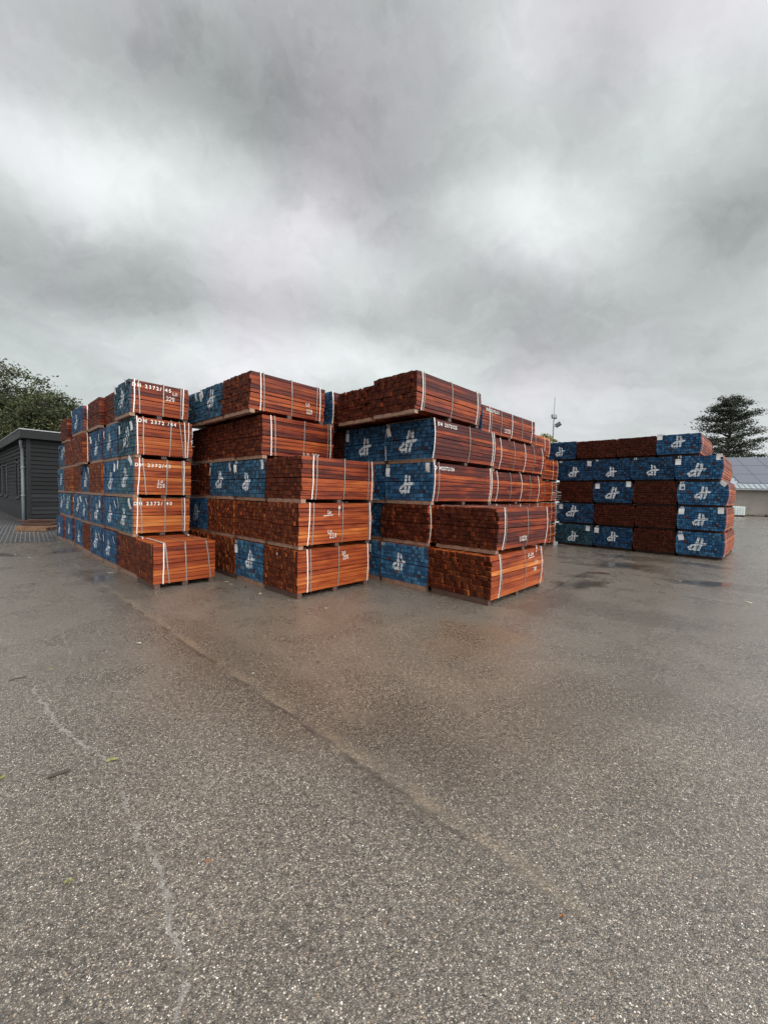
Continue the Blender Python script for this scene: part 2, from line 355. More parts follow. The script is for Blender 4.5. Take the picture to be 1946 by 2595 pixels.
    col = t.mix(t.math('MULTIPLY', t.math('MULTIPLY', sand, fade), 0.55), col, (0.27, 0.20, 0.13))
    col = t.mix(t.math('MULTIPLY', groove, 0.75), col, (0.05, 0.04, 0.032))
    col = t.mix(t.math('MULTIPLY', g2, 0.7), col, (0.028, 0.024, 0.021))
    # hairline cracks, filled with pale lime
    Pc = t.vec('ADD', P, t.vec('SCALE', t.vec('SUBTRACT', t.noise(P, 9.0, 4, 0.7, col=True), (0.5, 0.5, 0.5)), None, 0.13))
    Pc = t.vec('MULTIPLY', Pc, (1.0, 1.0, 0.0))
    CR = [(-2.75, 3.05), (-2.15, 2.57), (-1.55, 2.23)], [(-1.36, 2.02), (-1.22, 1.84), (-0.96, 1.65), (-0.81, 1.46), (-0.6, 1.2), (-0.5, 0.9)]
    cd = None
    for c in CR:
        for A, B in zip(c[:-1], c[1:]):
            q = seg_dist(t, Pc, A, B); cd = q if cd is None else t.math('MINIMUM', cd, q)
    crack = t.math('MULTIPLY', t.rng(cd, 0.003, 0.012, 1.0, 0.0), t.rng(t.noise(P, 6.0, 3, 0.6), 0.38, 0.55))
    col = t.mix(t.math('MULTIPLY', crack, 0.75), col, (0.36, 0.33, 0.30))
    col = t.mix(t.rng(cd, 0.001, 0.004, 0.55, 0.0), col, (0.03, 0.026, 0.022))
    wetk = t.math('MAXIMUM', pud, t.math('MULTIPLY', damp, 0.8))
    col = t.mix(t.math('MULTIPLY', wetk, 0.70), col, t.vec('MULTIPLY', col, (0.42, 0.40, 0.38)))
    t.put(b.inputs['Base Color'], col)
    ro = t.math('ADD', t.rng(mid, 0.3, 0.7, 0.23, 0.36), t.math('MULTIPLY', t.math('SUBTRACT', big, 0.5), 0.15))
    ro = t.math('SUBTRACT', ro, t.math('MULTIPLY', damp, 0.06))
    ro = t.math('ADD', t.math('MULTIPLY', ro, t.math('SUBTRACT', 1.0, pud)), t.math('MULTIPLY', pud, 0.07))
    t.put(b.inputs['Roughness'], ro)
    b.inputs['Specular IOR Level'].default_value = 0.5
    cw = t.rng(t.math('ADD', mid, t.math('MULTIPLY', damp, 0.5)), 0.3, 0.75, 0.75, 1.0); b.inputs['Coat IOR'].default_value = 1.48
    grit = t.rng(t.math('ADD', t.noise(P, 16.0, 4, 0.75), t.noise(P, 48.0, 2, 0.7)), 0.84, 1.16, 0.0, 1.0)
    cw = t.math('MULTIPLY', cw, t.math('MAXIMUM', grit, pud))
    t.put(b.inputs['Coat Weight'], cw)
    t.put(b.inputs['Coat Roughness'], t.math('ADD', t.rng(patch, 0.35, 0.65, 0.20, 0.27), t.math('MULTIPLY', pud, -0.10)))
    h = t.math('ADD', t.math('MULTIPLY', t.math('SUBTRACT', 1.0, v1[0]), 0.5), t.math('SUBTRACT', 1.0, v2[0]))
    h = t.math('SUBTRACT', h, t.math('MULTIPLY', t.math('MAXIMUM', groove, g2), 1.5))
    st_ = t.math('MULTIPLY', t.math('SUBTRACT', 1.0, t.math('MULTIPLY', pud, 0.95)), 0.65)
    t.put(b.inputs['Normal'], t.bump(h, st_, 0.0035))
    t.put(b.inputs['Coat Normal'], t.bump(t.math('ADD', h, t.math('MULTIPLY', cl_, 2.0)), t.math('MULTIPLY', st_, 0.40), 0.003))
    return m
M_GROUND = ground_mat()

# ------------------------------------------------------------------ setting: ground and brick paving
def sheet(name, pts, z, mat):
    return struct(mesh(name, [(x, y, z) for x, y in pts], [tuple(range(len(pts)))], mat))
sheet("ground", [(-1800, -1800), (1800, -1800), (1800, 1800), (-1800, 1800)], 0.0, M_GROUND)
def paving_mat():
    m, t, b = material("grey_brick_paving")
    P = t.node('ShaderNodeNewGeometry').outputs['Position']
    mp = t.node('ShaderNodeMapping'); t.put(mp.inputs[0], P); mp.inputs['Rotation'].default_value = (0, 0, R(48)); 
    br = t.node('ShaderNodeTexBrick'); t.put(br.inputs['Vector'], mp.outputs[0])
    br.inputs['Scale'].default_value = 1.0; br.inputs['Brick Width'].default_value = 0.21; br.inputs['Row Height'].default_value = 0.105; br.inputs['Mortar Size'].default_value = 0.007
    br.inputs['Color1'].default_value = (0.045, 0.046, 0.05, 1); br.inputs['Color2'].default_value = (0.075, 0.075, 0.078, 1); br.inputs['Mortar'].default_value = (0.26, 0.25, 0.23, 1)
    n = t.noise(P, 2.0, 5, 0.6)
    c = t.mix(t.rng(n, 0.35, 0.7), br.outputs[0], t.vec('SCALE', br.outputs[0], None, 0.55))
    t.put(b.inputs['Base Color'], c); t.put(b.inputs['Roughness'], t.rng(n, 0.3, 0.7, 0.25, 0.5))
    t.put(b.inputs['Normal'], t.bump(br.outputs[1], 0.4, -0.004))
    return m
ex, ey = 0.857, 0.514
sheet("paving", [(-10.66 - ex * 18, 10.92 - ey * 18), (-10.66 + ex * 2.0, 10.92 + ey * 2.0), (-8.2, 26), (-20, 60), (-70, 40)], 0.004, paving_mat())

# ------------------------------------------------------------------ timber packs
ORD = ['corner', 'second', 'third', 'fourth', 'fifth', 'sixth', 'seventh', 'eighth']
def axes(th):
    a = R(th); return Vector((math.sin(a), math.cos(a), 0)), Vector((-math.cos(a), math.sin(a), 0))
LV = [(0.0, 0.085, 0.655), (0.74, 0.062, 0.638), (1.44, 0.062, 0.655), (2.157, 0.062, 0.665), (2.884, 0.062, 0.59)]
GAP = 0.0065

GLYPH = {'L': [[(0, 1), (0, 0), (.55, 0)]], 'O': [[(.3 + .3 * math.cos(a), .45 + .45 * math.sin(a)) for a in np.linspace(1.6, 7.9, 12)]],
         '2': [[(0, .8), (.15, .98), (.4, 1), (.55, .75), (.35, .4), (0, 0), (.6, .02)]],
         '8': [[(.5, .85), (.25, 1), (.05, .8), (.3, .52), (.55, .22), (.3, 0), (.05, .2), (.3, .5), (.52, .8), (.5, .88)]],
         '0': [[(.25 + .22 * math.cos(a), .4 + .4 * math.sin(a)) for a in np.linspace(1.6, 7.9, 12)]],
         '3': [[(0, .9), (.3, 1), (.5, .8), (.2, .55), (.5, .3), (.3, 0), (0, .1)]],
         '5': [[(.55, 1), (.1, 1), (.05, .55), (.4, .6), (.55, .3), (.35, 0), (0, .08)]],
         '^': [[(-.1, .55), (.2, 1), (.5, .55)], [(.2, 1), (.2, -.6)]], '_': [[(-.2, 0), (2.6, .12)]], ' ': []}
def chalk(parent, text, x, z, h, y, w=0.011):
    mb = MB(); cx = 0
    for ch in text:
        for pl in GLYPH[ch]:
            P = [Vector((x + (cx + a) * h * 0.8 + rng.normal(0, .003), 0, z + b * h + rng.normal(0, .003))) for a, b in pl]
            for A, B in zip(P[:-1], P[1:]):
                d = (B - A); 
                if d.length < 1e-5: continue
                d.normalize(); n = Vector((-d.z, 0, d.x)) * w / 2; A2 = A - d * w * .3; B2 = B + d * w * .3
                mb.add([(q.x, y, q.z) for q in (A2 - n, B2 - n, B2 + n, A2 + n)], [(0, 1, 2, 3)])
        cx += 0.85 if ch != '^' else 0
    return mb.build('chalk_writing', M_CHALK, parent)
def text_mesh(body, size, spacing=1.0, bold=0.0):
    cu = bpy.data.curves.new("lettering", 'FONT'); cu.body = body; cu.size = size; cu.space_character = spacing; cu.offset = bold; cu.resolution_u = 2
    o = bpy.data.objects.new("lettering", cu); S.collection.objects.link(o)
    dg = bpy.context.evaluated_depsgraph_get(); dg.update()
    me = bpy.data.meshes.new_from_object(o.evaluated_get(dg))
    bpy.data.objects.remove(o); bpy.data.curves.remove(cu)
    V = [v.co.copy() for v in me.vertices]; F = [tuple(p.vertices) for p in me.polygons]
    bpy.data.meshes.remove(me); return V, F
def stencil_side(parent, body, x, z, size, yf):
    V, F = text_mesh(body, size, 1.5, size * 0.03)
    return mesh('stencil_lettering', [(x + v.x * 0.92, yf, z + v.y) for v in V], F, M_PAINT, parent)
def stencil_end(parent, body, right, z, size, x):
    V, F = text_mesh(body, size, 1.15, size * 0.03)
    return mesh('stencil_number', [(x, -(right + v.x), z + v.y) for v in V], F, M_PAINT, parent)

def pack(th, lev, a, b0, b1, L, blue, label, straps=(), tone=0.5, teal=0.15, rag=0.006, tags=(), side_text=None, end_num=None, chalks=(),
         bulge=0.012, shear=0.0, rowh=0.064, dark_bearer=False, lean=0.0, group=None, droop=0.0, setback=0.0):
    u, v = axes(th); z0, hb, H = LV[lev - 1]; Wd = b1 - b0 - 0.025; H -= rng.uniform(0, .016) if lev < 5 else rng.uniform(-.02, .03)
    if lev == 5 and th == 44: H -= {3: .0, 4: .045}.get(int(b0), 0)
    o = u * a + v * ((b0 + b1) / 2)
    root = thing('timber_pack', label, 'timber pack', (o.x, o.y, z0), R(90 - th + rng.uniform(-.45, .45)), group)
    nrow = max(3, round(H / rowh)); mid = nrow // 2
    hs = rng.uniform(.82, 1.2, nrow); hs = hs / hs.sum() * (H - 0.008); zc = np.concatenate([[0], np.cumsum(hs)])
    yo = lambda y, tt: y * (1 + bulge * 4 * tt * (1 - tt) / (Wd / 2)) + shear * (tt - 0.5)
    V = []; F = []; I = []
    for r in range(nrow):
        zb = hb + zc[r] + (0.008 if r >= mid else 0) + GAP / 2; zt = zb + hs[r] - GAP
        n = max(4, round(Wd / 0.064))
        ws = rng.uniform(0.8, 1.2, n); ws = ws / ws.sum() * Wd; e = np.concatenate([[0], np.cumsum(ws)]) - Wd / 2
        tt = ((zb + zt) / 2 - hb) / H
        for k in range(n):
            ya, yb = yo(e[k], tt) + GAP / 2, yo(e[k + 1], tt) - GAP / 2
            dy, dz = rng.normal(0, .0012, 2)
            if k == 0: ya += rng.uniform(-.004, .003)
            if r == nrow - 1: dz += rng.uniform(-0.006, 0.004)
            x0 = rng.normal(0, rag) + lean * (tt - .5); x1 = L + rng.normal(0, rag)
            if rng.random() < 0.06: x0 += rng.normal(0, rag * 2.2)
            bi = len(V); dr = droop * rng.uniform(0.4, 1.3); sk = rng.normal(0, 0.0015)
            V += [(x0 + dr, ya + dy, zb + dz), (x1, ya + dy, zb + dz), (x1, yb + dy, zb + dz), (x0 + dr, yb + dy + sk, zb + dz),
                  (x0, ya + dy + sk, zt + dz), (x1, ya + dy, zt + dz), (x1, yb + dy, zt + dz), (x0, yb + dy, zt + dz)]
            F += [tuple(i + bi for i in f) for f in BOXF]
            I += [0, 0, 0, 2, 0, 1]
    bi = len(V); cy0, cy1 = -Wd / 2 + .09, Wd / 2 - .09            # unseen core box added to block daylight through the joints
    V += [(.2, cy0, hb + .05), (L - .2, cy0, hb + .05), (L - .2, cy1, hb + .05), (.2, cy1, hb + .05), (.2, cy0, hb + H - .05), (L - .2, cy0, hb + H - .05), (L - .2, cy1, hb + H - .05), (.2, cy1, hb + H - .05)]
    F += [tuple(i + bi for i in f) for f in BOXF]; I += [0] * 6
    tm = mesh('timbers', V, F, [M_SIDE, M_BLUE if blue else M_RAW, M_RAW], root, I)
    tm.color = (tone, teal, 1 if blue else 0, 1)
    # bearers
    mbm = M_BEARER_D if dark_bearer else M_BEARER
    for i, x in enumerate((0.012 + setback, L / 2 - 0.04, L - 0.095)):
        q = MB(); j = rng.uniform(-.012, .012, 4)
        q.box(x + j[0], x + 0.085 + j[0], -Wd / 2 + 0.01 + abs(j[1]), Wd / 2 - 0.01 - abs(j[2]) * 2, 0.0015, hb - 0.001)
        q.build('bearer', mbm if i == 0 else M_BEARER_D, root)
    yface = lambda z: yo(-Wd / 2, max(0, min(1, (z - hb) / H)))
    for fx, kind, *tl in straps:
        tl = tl[0] if tl else 0.0
        wd = 0.018 if kind == 'w' else 0.016
        zs = [hb - 0.004] + [hb + H * q for q in (0.2, 0.4, 0.6, 0.8)] + [hb + H + 0.012]
        path = [(yface(z) - 0.007, z) for z in zs] + [(Wd / 2 + 0.006 + shear / 2, hb + H + 0.012), (Wd / 2 + 0.006 + bulge, hb + H / 2), (Wd / 2 + 0.006, hb - 0.004)]
        V = []; F = []; n = len(path)
        cy = sum(p[0] for p in path) / n; cz = hb + H / 2
        for (y, z) in path:
            xx = fx * L + tl * (z - cz) + rng.normal(0, 0.002)
            iy = y + (0.0015 if y < cy else -0.0015); iz = z
            V += [(xx - wd / 2, y, z), (xx + wd / 2, y, z), (xx + wd / 2, iy, iz - 0.0015 * (1 if z > cz else -1)), (xx - wd / 2, iy, iz - 0.0015 * (1 if z > cz else -1))]
        for i in range(n):
            j = (i + 1) % n
            for k in range(4): F.append((i * 4 + k, i * 4 + (k + 1) % 4, j * 4 + (k + 1) % 4, j * 4 + k))
        mesh('strap', V, F, M_WHITE_STRAP if kind == 'w' else M_GREY_STRAP, root)
    xf = -0.012 - rag * 1.2
    for (ry, rz, w, h, rot) in tags:                 # hung on the end: right, up, width, height, turn
        mt = Matrix.Translation((xf, -ry, hb + rz)) @ Euler((R(rot), R(-6), R(rng.uniform(-10, 10)))).to_matrix().to_4x4()
        V = []; F = []
        for i in range(4):
            for j in range(3):
                V.append(mt @ Vector((0.007 * math.sin(i * 1.3 + rot) + 0.003 * j, (j / 2 - .5) * w, (0.5 - i / 3) * h)))
        V2 = [p + (mt.to_3x3() @ Vector((0.0012, 0, 0))) for p in V]; nV = len(V)
        F = [(i * 3 + j, i * 3 + j + 1, (i + 1) * 3 + j + 1, (i + 1) * 3 + j) for i in range(3) for j in range(2)]
        Fb = [tuple(reversed([q + nV for q in f])) for f in F]
        mesh('label_tag', V + V2, F + Fb, M_TAG, root)
    if side_text:
        body, x, zrel, size = side_text; z = hb + H * zrel
        stencil_side(root, body, x + .025, z, size * .84, min(yface(z), yface(z + size)) - 0.0055)
    if end_num:
        body, ry, zrel, size = end_num; stencil_end(root, body, ry, hb + H * zrel, size, xf + 0.008)
    for (txt, fx, zrel, h) in chalks:
        z = hb + H * zrel; chalk(root, txt, fx * L, z, h, min(yface(z), yface(z + h)) - 0.0055)
    return root

LEVEL = ['bottom', 'second', 'third', 'fourth', 'top']
def lab(stack, lev, col, blue):
    place = {0: 'at the corner'}.get(col, ORD[col] + ' from the corner')
    return f"{'blue-ended' if blue else 'brown-ended'} timber pack, {LEVEL[lev-1]} tier, {place}, in stack {stack}"

TG = lambda *p: [(x, z, 0.10, 0.155, r) for x, z, r in p]
def auto_tags(wd):
    n = rng.integers(1, 3); out = []
    for s in ((-1, 1) if n == 2 else (rng.choice((-1, 1)),)):
        out.append((s * (wd / 2 - 0.10 - rng.uniform(0, .08)), 0.48 + rng.uniform(-.03, .03), 0.11, 0.16, rng.uniform(-14, 14)))
    return out

# ---- stack beside the grey shed
N1 = 'beside the grey shed'
G1 = 'timber packs stacked beside the grey shed'
a1 = 2.08
s1 = {1: [(6.85, 7.76, 0), (7.86, 8.95, 0), (9.12, 10.21, 1), (10.24, 11.32, 1), (11.46, 12.4, 0), (12.43, 13.5, 1), (13.86, 14.93, 1), (14.96, 16.05, 1)],
      2: [(8.0, 8.97, 1), (9.13, 10.22, 1), (10.25, 11.32, 1), (11.46, 12.4, 1), (12.43, 13.62, 1), (13.86, 14.93, 1), (14.96, 16.1, 1)],
      3: [(8.0, 9.09, 1), (9.12, 10.23, 1), (10.26, 11.46, 0), (11.49, 12.6, 1), (12.63, 13.6, 0), (13.63, 14.85, 0), (14.9, 16.05, 1)],
      4: [(8.0, 9.0, 1), (9.03, 10.16, 1), (10.19, 11.36, 1), (11.46, 12.5, 0), (12.53, 13.55, 0), (13.58, 14.6, 0), (14.65, 15.85, 1)],
      5: [(8.0, 9.0, 1), (9.04, 10.1, 0), (10.14, 11.3, 0), (11.46, 12.75, 1), (12.8, 13.9, 0), (13.95, 15.0, 0)]}
st1 = {(1, 0): [(.15, 'w', .02), (.21, 'g', -.1), (.5, 'g', -.03), (.88, 'g', -.12)],
       (2, 0): [(.085, 'w', .02), (.15, 'g', -.05), (.55, 'g'), (.86, 'g', -.02), (.905, 'w')],
       (3, 0): [(.09, 'w', .05), (.18, 'g', -.08), (.56, 'g', .03), (.84, 'g'), (.87, 'w')],
       (4, 0): [(.045, 'w', -.01), (.14, 'g'), (.60, 'g', .05), (.80, 'g', -.11), (.865, 'w', -.02), (.925, 'w', .05)],
       (5, 0): [(.07, 'w', .03), (.15, 'g', -.03), (.55, 'g', .03), (.86, 'g', .02), (.90, 'w', .03)]}
tx1 = {(2, 0): ('DH 2372/ 40', .0, .80, .105), (3, 0): ('DH 2372/43', .0, .78, .105), (4, 0): ('DH 2372 /44', .03, .86, .105), (5, 0): ('DH 2372/ 45', .01, .80, .105)}
ch1 = {(3, 0): [('LO', .42, .33, .055), ('228', .39, .20, .07)], (5, 0): [('LO', .72, .72, .06), ('228', .60, .52, .075)]}
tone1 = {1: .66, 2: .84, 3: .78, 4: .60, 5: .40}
sp1 = {(2, 0): "blue-ended timber pack stencilled 40 above the lone low pack beside grey shed stack",
       (3, 0): "blue-ended corner timber pack stencilled 43 on its long side, middle tier",
       (4, 0): "blue-ended corner timber pack stencilled 44 under the pack stencilled 45",
       (5, 0): "blue-ended timber pack stencilled 45 on top of the stack beside grey shed",
       (1, 0): "brown strapped timber pack standing low in front of the pack stencilled 40"}
for lev, row in s1.items():
    for k, (b0, b1, bl) in enumerate(row):
        off = 0.0
        if (lev, k) in ((5, 3), (4, 3)): off = -0.13
        elif lev == 5: off = (-0.05, 0.03, -0.06, 0, 0.05, -.05)[k]
        elif lev == 4 and k == 0: off = 0.02
        elif lev == 1 and k == 0: off = -0.03
        else: off = rng.uniform(-.035, .035)
        blue = bool(bl)
        tg = auto_tags(b1 - b0) if blue else ()
        if (lev, k) == (3, 0): tg = [(0.42, .60, .12, .17, -38), (-.40, .55, .09, .17, 14)]
        if (lev, k) == (2, 0): tg = [(0.40, .53, .11, .20, -16), (-.38, .53, .09, .2, 12)]
        pack(43, lev, a1 + off, b0, b1, 0.98 if k == 0 else 0.97, blue, sp1.get((lev, k)) or lab(N1, lev, k, blue), st1.get((lev, k), [(.1, 'w'), (.9, 'w')] if k in (1, 3) else []),
             tone=tone1[lev] + rng.uniform(-.12, .12) * (k > 0), teal=float(np.clip((0.75 if k == 0 else 0.12 + 0.05 * k) + rng.uniform(-.15, .2), 0, 1)) if not (lev == 1) else .15,
             rag=(0.008 if (lev, k) in ((4, 0), (5, 0)) else 0.003), tags=tg, side_text=tx1.get((lev, k)), chalks=ch1.get((lev, k), ()),
             shear=rng.uniform(-.02, .02), group=G1, dark_bearer=(lev == 1 and k in (0,)))

# ---- stack between the other two, two packs chalked LO 228
N2 = 'chalked LO 228'
G2 = 'timber packs in the stack chalked LO 228'
s2 = {1: (3.38, [(4.88, 5.82, 0), (5.85, 6.84, 1), (6.87, 7.95, 0), (8.0, 9.1, 0)]),
      2: (3.40, [(4.88, 5.83, 0), (5.86, 6.89, 0), (6.92, 8.03, 0), (8.12, 9.3, 1)]),
      3: (3.44, [(4.88, 5.89, 0), (5.92, 7.0, 1), (7.03, 8.02, 1), (8.05, 9.1, 0)]),
      4: (3.42, [(5.98, 6.96, 0), (6.99, 7.88, 0), (7.91, 8.9, 0)]),
      5: (3.20, [(5.98, 6.96, 0), (6.99, 7.92, 1), (7.95, 9.0, 1)])}
st2 = {(1, 0): [(.12, 'w', -.02), (.16, 'g', -.02), (.53, 'g', .02), (.97, 'w', -.01)],
       (2, 0): [(.12, 'w', .06), (.17, 'g', .05), (.56, 'g', .03), (.95, 'g'), (.975, 'w')],
       (3, 0): [(.135, 'w', .02), (.18, 'g', .02), (.55, 'g', .01), (.91, 'g'), (.965, 'w', -.02)],
       (4, 0): [(.11, 'w', -.02), (.16, 'g', -.03), (.55, 'g', .05), (.91, 'g'), (.955, 'w', -.01)],
       (5, 0): [(.12, 'w', -.05), (.16, 'g', -.05), (.52, 'g', -.05), (.88, 'g', -.03), (.93, 'w', -.06)]}
ch2 = {(1, 0): [('LO', .58, .80, .055), ('228', .59, .68, .06)], (2, 0): [('LO', .36, .74, .05), ('_', .31, .70, .08), ('^', .50, .78, .1), ('LO', .36, .25, .06), ('228', .38, .14, .075)],
       (4, 0): [('LO 228', .56, .02, .085)], (5, 0): [('LO', .72, .36, .06), ('228', .73, .16, .07)]}
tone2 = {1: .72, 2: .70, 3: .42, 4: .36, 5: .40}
en2 = {(1, 0): ('24', -.12, .82, .065), (1, 1): ('32', -.48, .90, .065), (3, 1): ('38', -.48, .93, .07), (3, 2): ('35', -.46, .93, .065)}
tg2 = {(1, 1): TG((-.44, .48, 0)), (3, 1): TG((-.46, .50, 3), (.48, .55, 0)), (3, 2): TG((-.44, .48, 8), (.40, .54, -30)), (5, 1): TG((-.42, .44, 4), (-.36, .49, -25)), (5, 2): TG((.40, .48, -10))}
for lev, (a, row) in s2.items():
    for k, (b0, b1, bl) in enumerate(row):
        blue = bool(bl)
        pack(43, lev, a + (rng.uniform(-.012, .012) if k else 0) + (0.05 if (lev, k) == (2, 3) else 0), b0, b1, 1.51, blue, lab(N2, lev, k, blue),
             st2.get((lev, k), [(.08, 'w')] if k == 1 else []), tone=tone2[lev] + (rng.uniform(-.1, .1) if k else 0), teal=.5 if lev == 3 else .35 if lev == 1 else .6 if lev == 5 else .1,
             rag=.006, tags=tg2.get((lev, k), ()), end_num=en2.get((lev, k)), chalks=ch2.get((lev, k), ()), shear=(-.05 if lev == 5 and k == 0 else rng.uniform(-.015, .015)), bulge=.015, group=G2,
             dark_bearer=(lev == 1 and k != 1))

# ---- the big stack with packs stencilled 25 and 26
N3 = 'stencilled 25 and 26'
G3 = 'timber packs in the stack stencilled 25 and 26'
s3 = {1: (5.17, 1.90, [(2.82, 3.92, 0), (3.97, 5.04, 1), (5.09, 6.15, 1)]),
      2: (5.33, 1.88, [(2.82, 3.98, 0), (4.02, 5.11, 0), (5.14, 6.2, 1)]),
      3: (5.24, 1.98, [(3.97, 5.03, 1), (5.08, 6.15, 1)]),
      4: (5.25, 2.06, [(3.97, 5.05, 1), (5.08, 6.2, 1), (6.23, 7.3, 0)]),
      5: (4.77, 1.90, [(3.97, 4.94, 0), (4.985, 5.97, 0), (6.08, 7.1, 1)])}
st3 = {(1, 0): [(.14, 'w', .07), (.165, 'g', .05), (.60, 'g', .03), (.925, 'g', .08), (.95, 'w', .08)],
       (2, 0): [(.105, 'w', .05), (.13, 'g', .03), (.53, 'g', .0), (.945, 'w', .03)],
       (3, 0): [(.02, 'w', .03), (.08, 'g', .03), (.945, 'w', .02), (.975, 'w', .02)],
       (4, 0): [(.0, 'w', .02), (.52, 'g', .03), (.925, 'w'), (.96, 'w')],
       (5, 0): [(.075, 'w', .01), (.1, 'g', .01), (.5, 'g', .02), (.93, 'w', .03), (.96, 'g', .03)],
       (4, 1): [(.03, 'w', .02)], (3, 1): [(.03, 'w')], (2, 1): [(.03, 'w')], (2, 2): [(.03, 'w')], (5, 2): [(.02, 'w')]}
tx3 = {(4, 0): ('DH 2372/25', .06, .84, .10), (3, 0): ('D H2372/26', .02, .82, .10)}
ch3 = {(1, 0): [('LO 205', .66, .82, .055), ('_', .68, .77, .10), ('^', .84, .90, .10), ('LO', .80, .60, .06), ('228', .76, .42, .055)], (2, 0): [('LO228', .38, .16, .075)]}
en3 = {(1, 1): ('61', -.52, .91, .08), (3, 0): ('26', -.52, .91, .075), (4, 0): ('25', -.52, .91, .075), (4, 1): ('29', -.52, .92, .075)}
tg3 = {(3, 0): TG((-.47, .50, 2), (.44, .56, 3)), (4, 0): TG((-.47, .50, -8)), (4, 1): TG((-.47, .50, 2)), (5, 2): TG((.02, .42, -6)), (1, 2): TG((.28, .50, 3))}
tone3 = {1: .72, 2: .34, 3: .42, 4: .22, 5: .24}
for lev, (a, L, row) in s3.items():
    for k, (b0, b1, bl) in enumerate(row):
        blue = bool(bl)
        rg = {(1, 0): .011, (2, 0): .012, (2, 1): .012, (5, 0): .011, (5, 1): .011}.get((lev, k), .005)
        pack(44, lev, a - (0.10 if (lev, k) == (2, 1) else 0) + (.07 if (lev, k) == (5, 1) else 0) + (rng.uniform(-.01, .01) if k else 0), b0, b1, L, blue, lab(N3, lev, k, blue), st3.get((lev, k), []), tone=tone3[lev] + (.05 if k else 0), teal=.22,
             rag=rg, tags=tg3.get((lev, k), ()), end_num=en3.get((lev, k)), side_text=tx3.get((lev, k)), chalks=ch3.get((lev, k), ()),
             bulge=.035 if lev in (3, 4) else .03, shear=.03 if (lev, k) == (1, 0) else 0, rowh=.085 if (lev, k) == (1, 0) else .064, group=G3,
             dark_bearer=(lev == 1 and k == 0), droop=.02 if (lev, k) == (1, 0) else 0.006 if rg > .01 else 0)
# rows behind it
ST5 = [(.12, 'w', -.03), (.15, 'g', .0), (.32, 'g'), (.52, 'w', .02), (.72, 'g', .02), (.93, 'w', .03)]
ST4 = [(.10, 'w', .03), (.34, 'g', .02), (.55, 'w', .02), (.74, 'g'), (.93, 'w')]
for lev, a, L in ((1, 7.7, 2.6), (2, 7.7, 2.6), (3, 7.65, 2.62), (4, 7.75, 2.7), (5, 7.22, 2.55)):
    pack(44, lev, a, 4.25, 5.32, L, True, f"long timber pack, {LEVEL[lev-1]} tier of the row close behind the pack stencilled 25", ST5 if lev == 5 else ST4,
         tone=.36 if lev == 5 else .45, teal=.2, side_text=('DH 2372/31', .12, .80, .10) if lev == 5 else None, chalks=[('LO228', .38, .16, .085)] if lev == 5 else (),
         tags=TG((.42, .50, 3)) if lev == 5 else (), bulge=.05 if lev in (3, 4) else .02, group='timber packs in the row behind the pack stencilled 25')
for lev in range(1, 6):
    pack(44, lev, 11.42 - (.8 if lev == 5 else 0), 5.19, 6.29, 2.5, False, f"timber pack on the {LEVEL[lev-1]} tier glimpsed between the two big stacks", [(.55, 'g'), (.82, 'w'), (.97, 'w')],
         tone=.5, bulge=.03, group='timber packs glimpsed between the big stacks')

# ---- separate stack by the solar-roofed building
N4 = 'by the solar-roofed building'
G4 = 'timber packs stacked by the solar-roofed building'
s4 = {1: (3.0, [(1.0, 2.05, 1), (2.08, 3.13, 0), (3.16, 4.26, 1), (4.29, 5.5, 1)]),
      2: (2.7, [(1.0, 2.05, 1), (2.08, 3.10, 0), (3.13, 4.26, 0), (4.29, 5.49, 1)]),
      3: (2.3, [(1.0, 2.06, 1), (2.1, 3.18, 0), (3.22, 4.30, 1), (4.34, 5.52, 0)]),
      4: (3.2, [(1.14, 2.15, 1), (2.18, 3.26, 1), (3.29, 4.33, 1), (4.36, 5.52, 1)]),
      5: (2.6, [(1.62, 2.64, 1), (2.67, 3.69, 0), (3.72, 4.88, 0), (4.92, 5.98, 1)])}
en4 = {(1, 0): ('05', -.48, .90, .085), (1, 3): ('01', -.48, .92, .085), (2, 0): ('16', -.48, .92, .085), (3, 0): ('07', -.5, .92, .085), (4, 1): ('10', -.5, .92, .085), (4, 2): ('10', -.5, .92, .085), (4, 3): ('86', -.5, .92, .085), (5, 0): ('11', -.48, .92, .08), (1, 2): ('17', -.5, .92, .085), (4, 0): ('13', -.48, .93, .085)}
TG4 = lambda *p: [(x, z, 0.13, 0.165, r) for x, z, r in p]
tg4 = {(1, 0): TG4((-.42, .48, -12)), (2, 0): TG4((-.44, .50, 2), (.42, .56, 0)), (3, 0): TG4((-.45, .50, 0), (.44, .60, -55)), (4, 0): TG4((-.46, .50, 0), (.44, .60, 0)), (5, 0): TG4((-.45, .52, 0)),
       (1, 2): TG4((-.46, .50, 4)), (1, 3): TG4((.46, .54, 6)), (2, 3): TG4((-.44, .52, 0)), (3, 2): TG4((-.44, .52, 0), (.44, .58, 0)), (4, 3): TG4((.46, .54, 4)), (5, 3): TG4((-.48, .52, 2))}
for lev, (L, row) in s4.items():
    for k, (b0, b1, bl) in enumerate(row):
        blue = bool(bl)
        pack(45, lev, 14.0 + (rng.uniform(-.015, .015)), b0, b1, L, blue, lab(N4, lev, k, blue), [(.1, 'w'), (.5, 'g')] if k == 0 else [], tone=(.62 if lev < 4 else .45) if k == 0 else -.45,  # negative tone paints this stack's shade into its packs
             teal=.85 if (lev, k) == (1, 3) else .08, rag=.006, tags=tg4.get((lev, k), ()), end_num=en4.get((lev, k)), bulge=.05 if lev in (3, 4) else .03, group=G4, dark_bearer=True, setback=.16)  # dark bearers imitate the black shade in the gaps between tiers

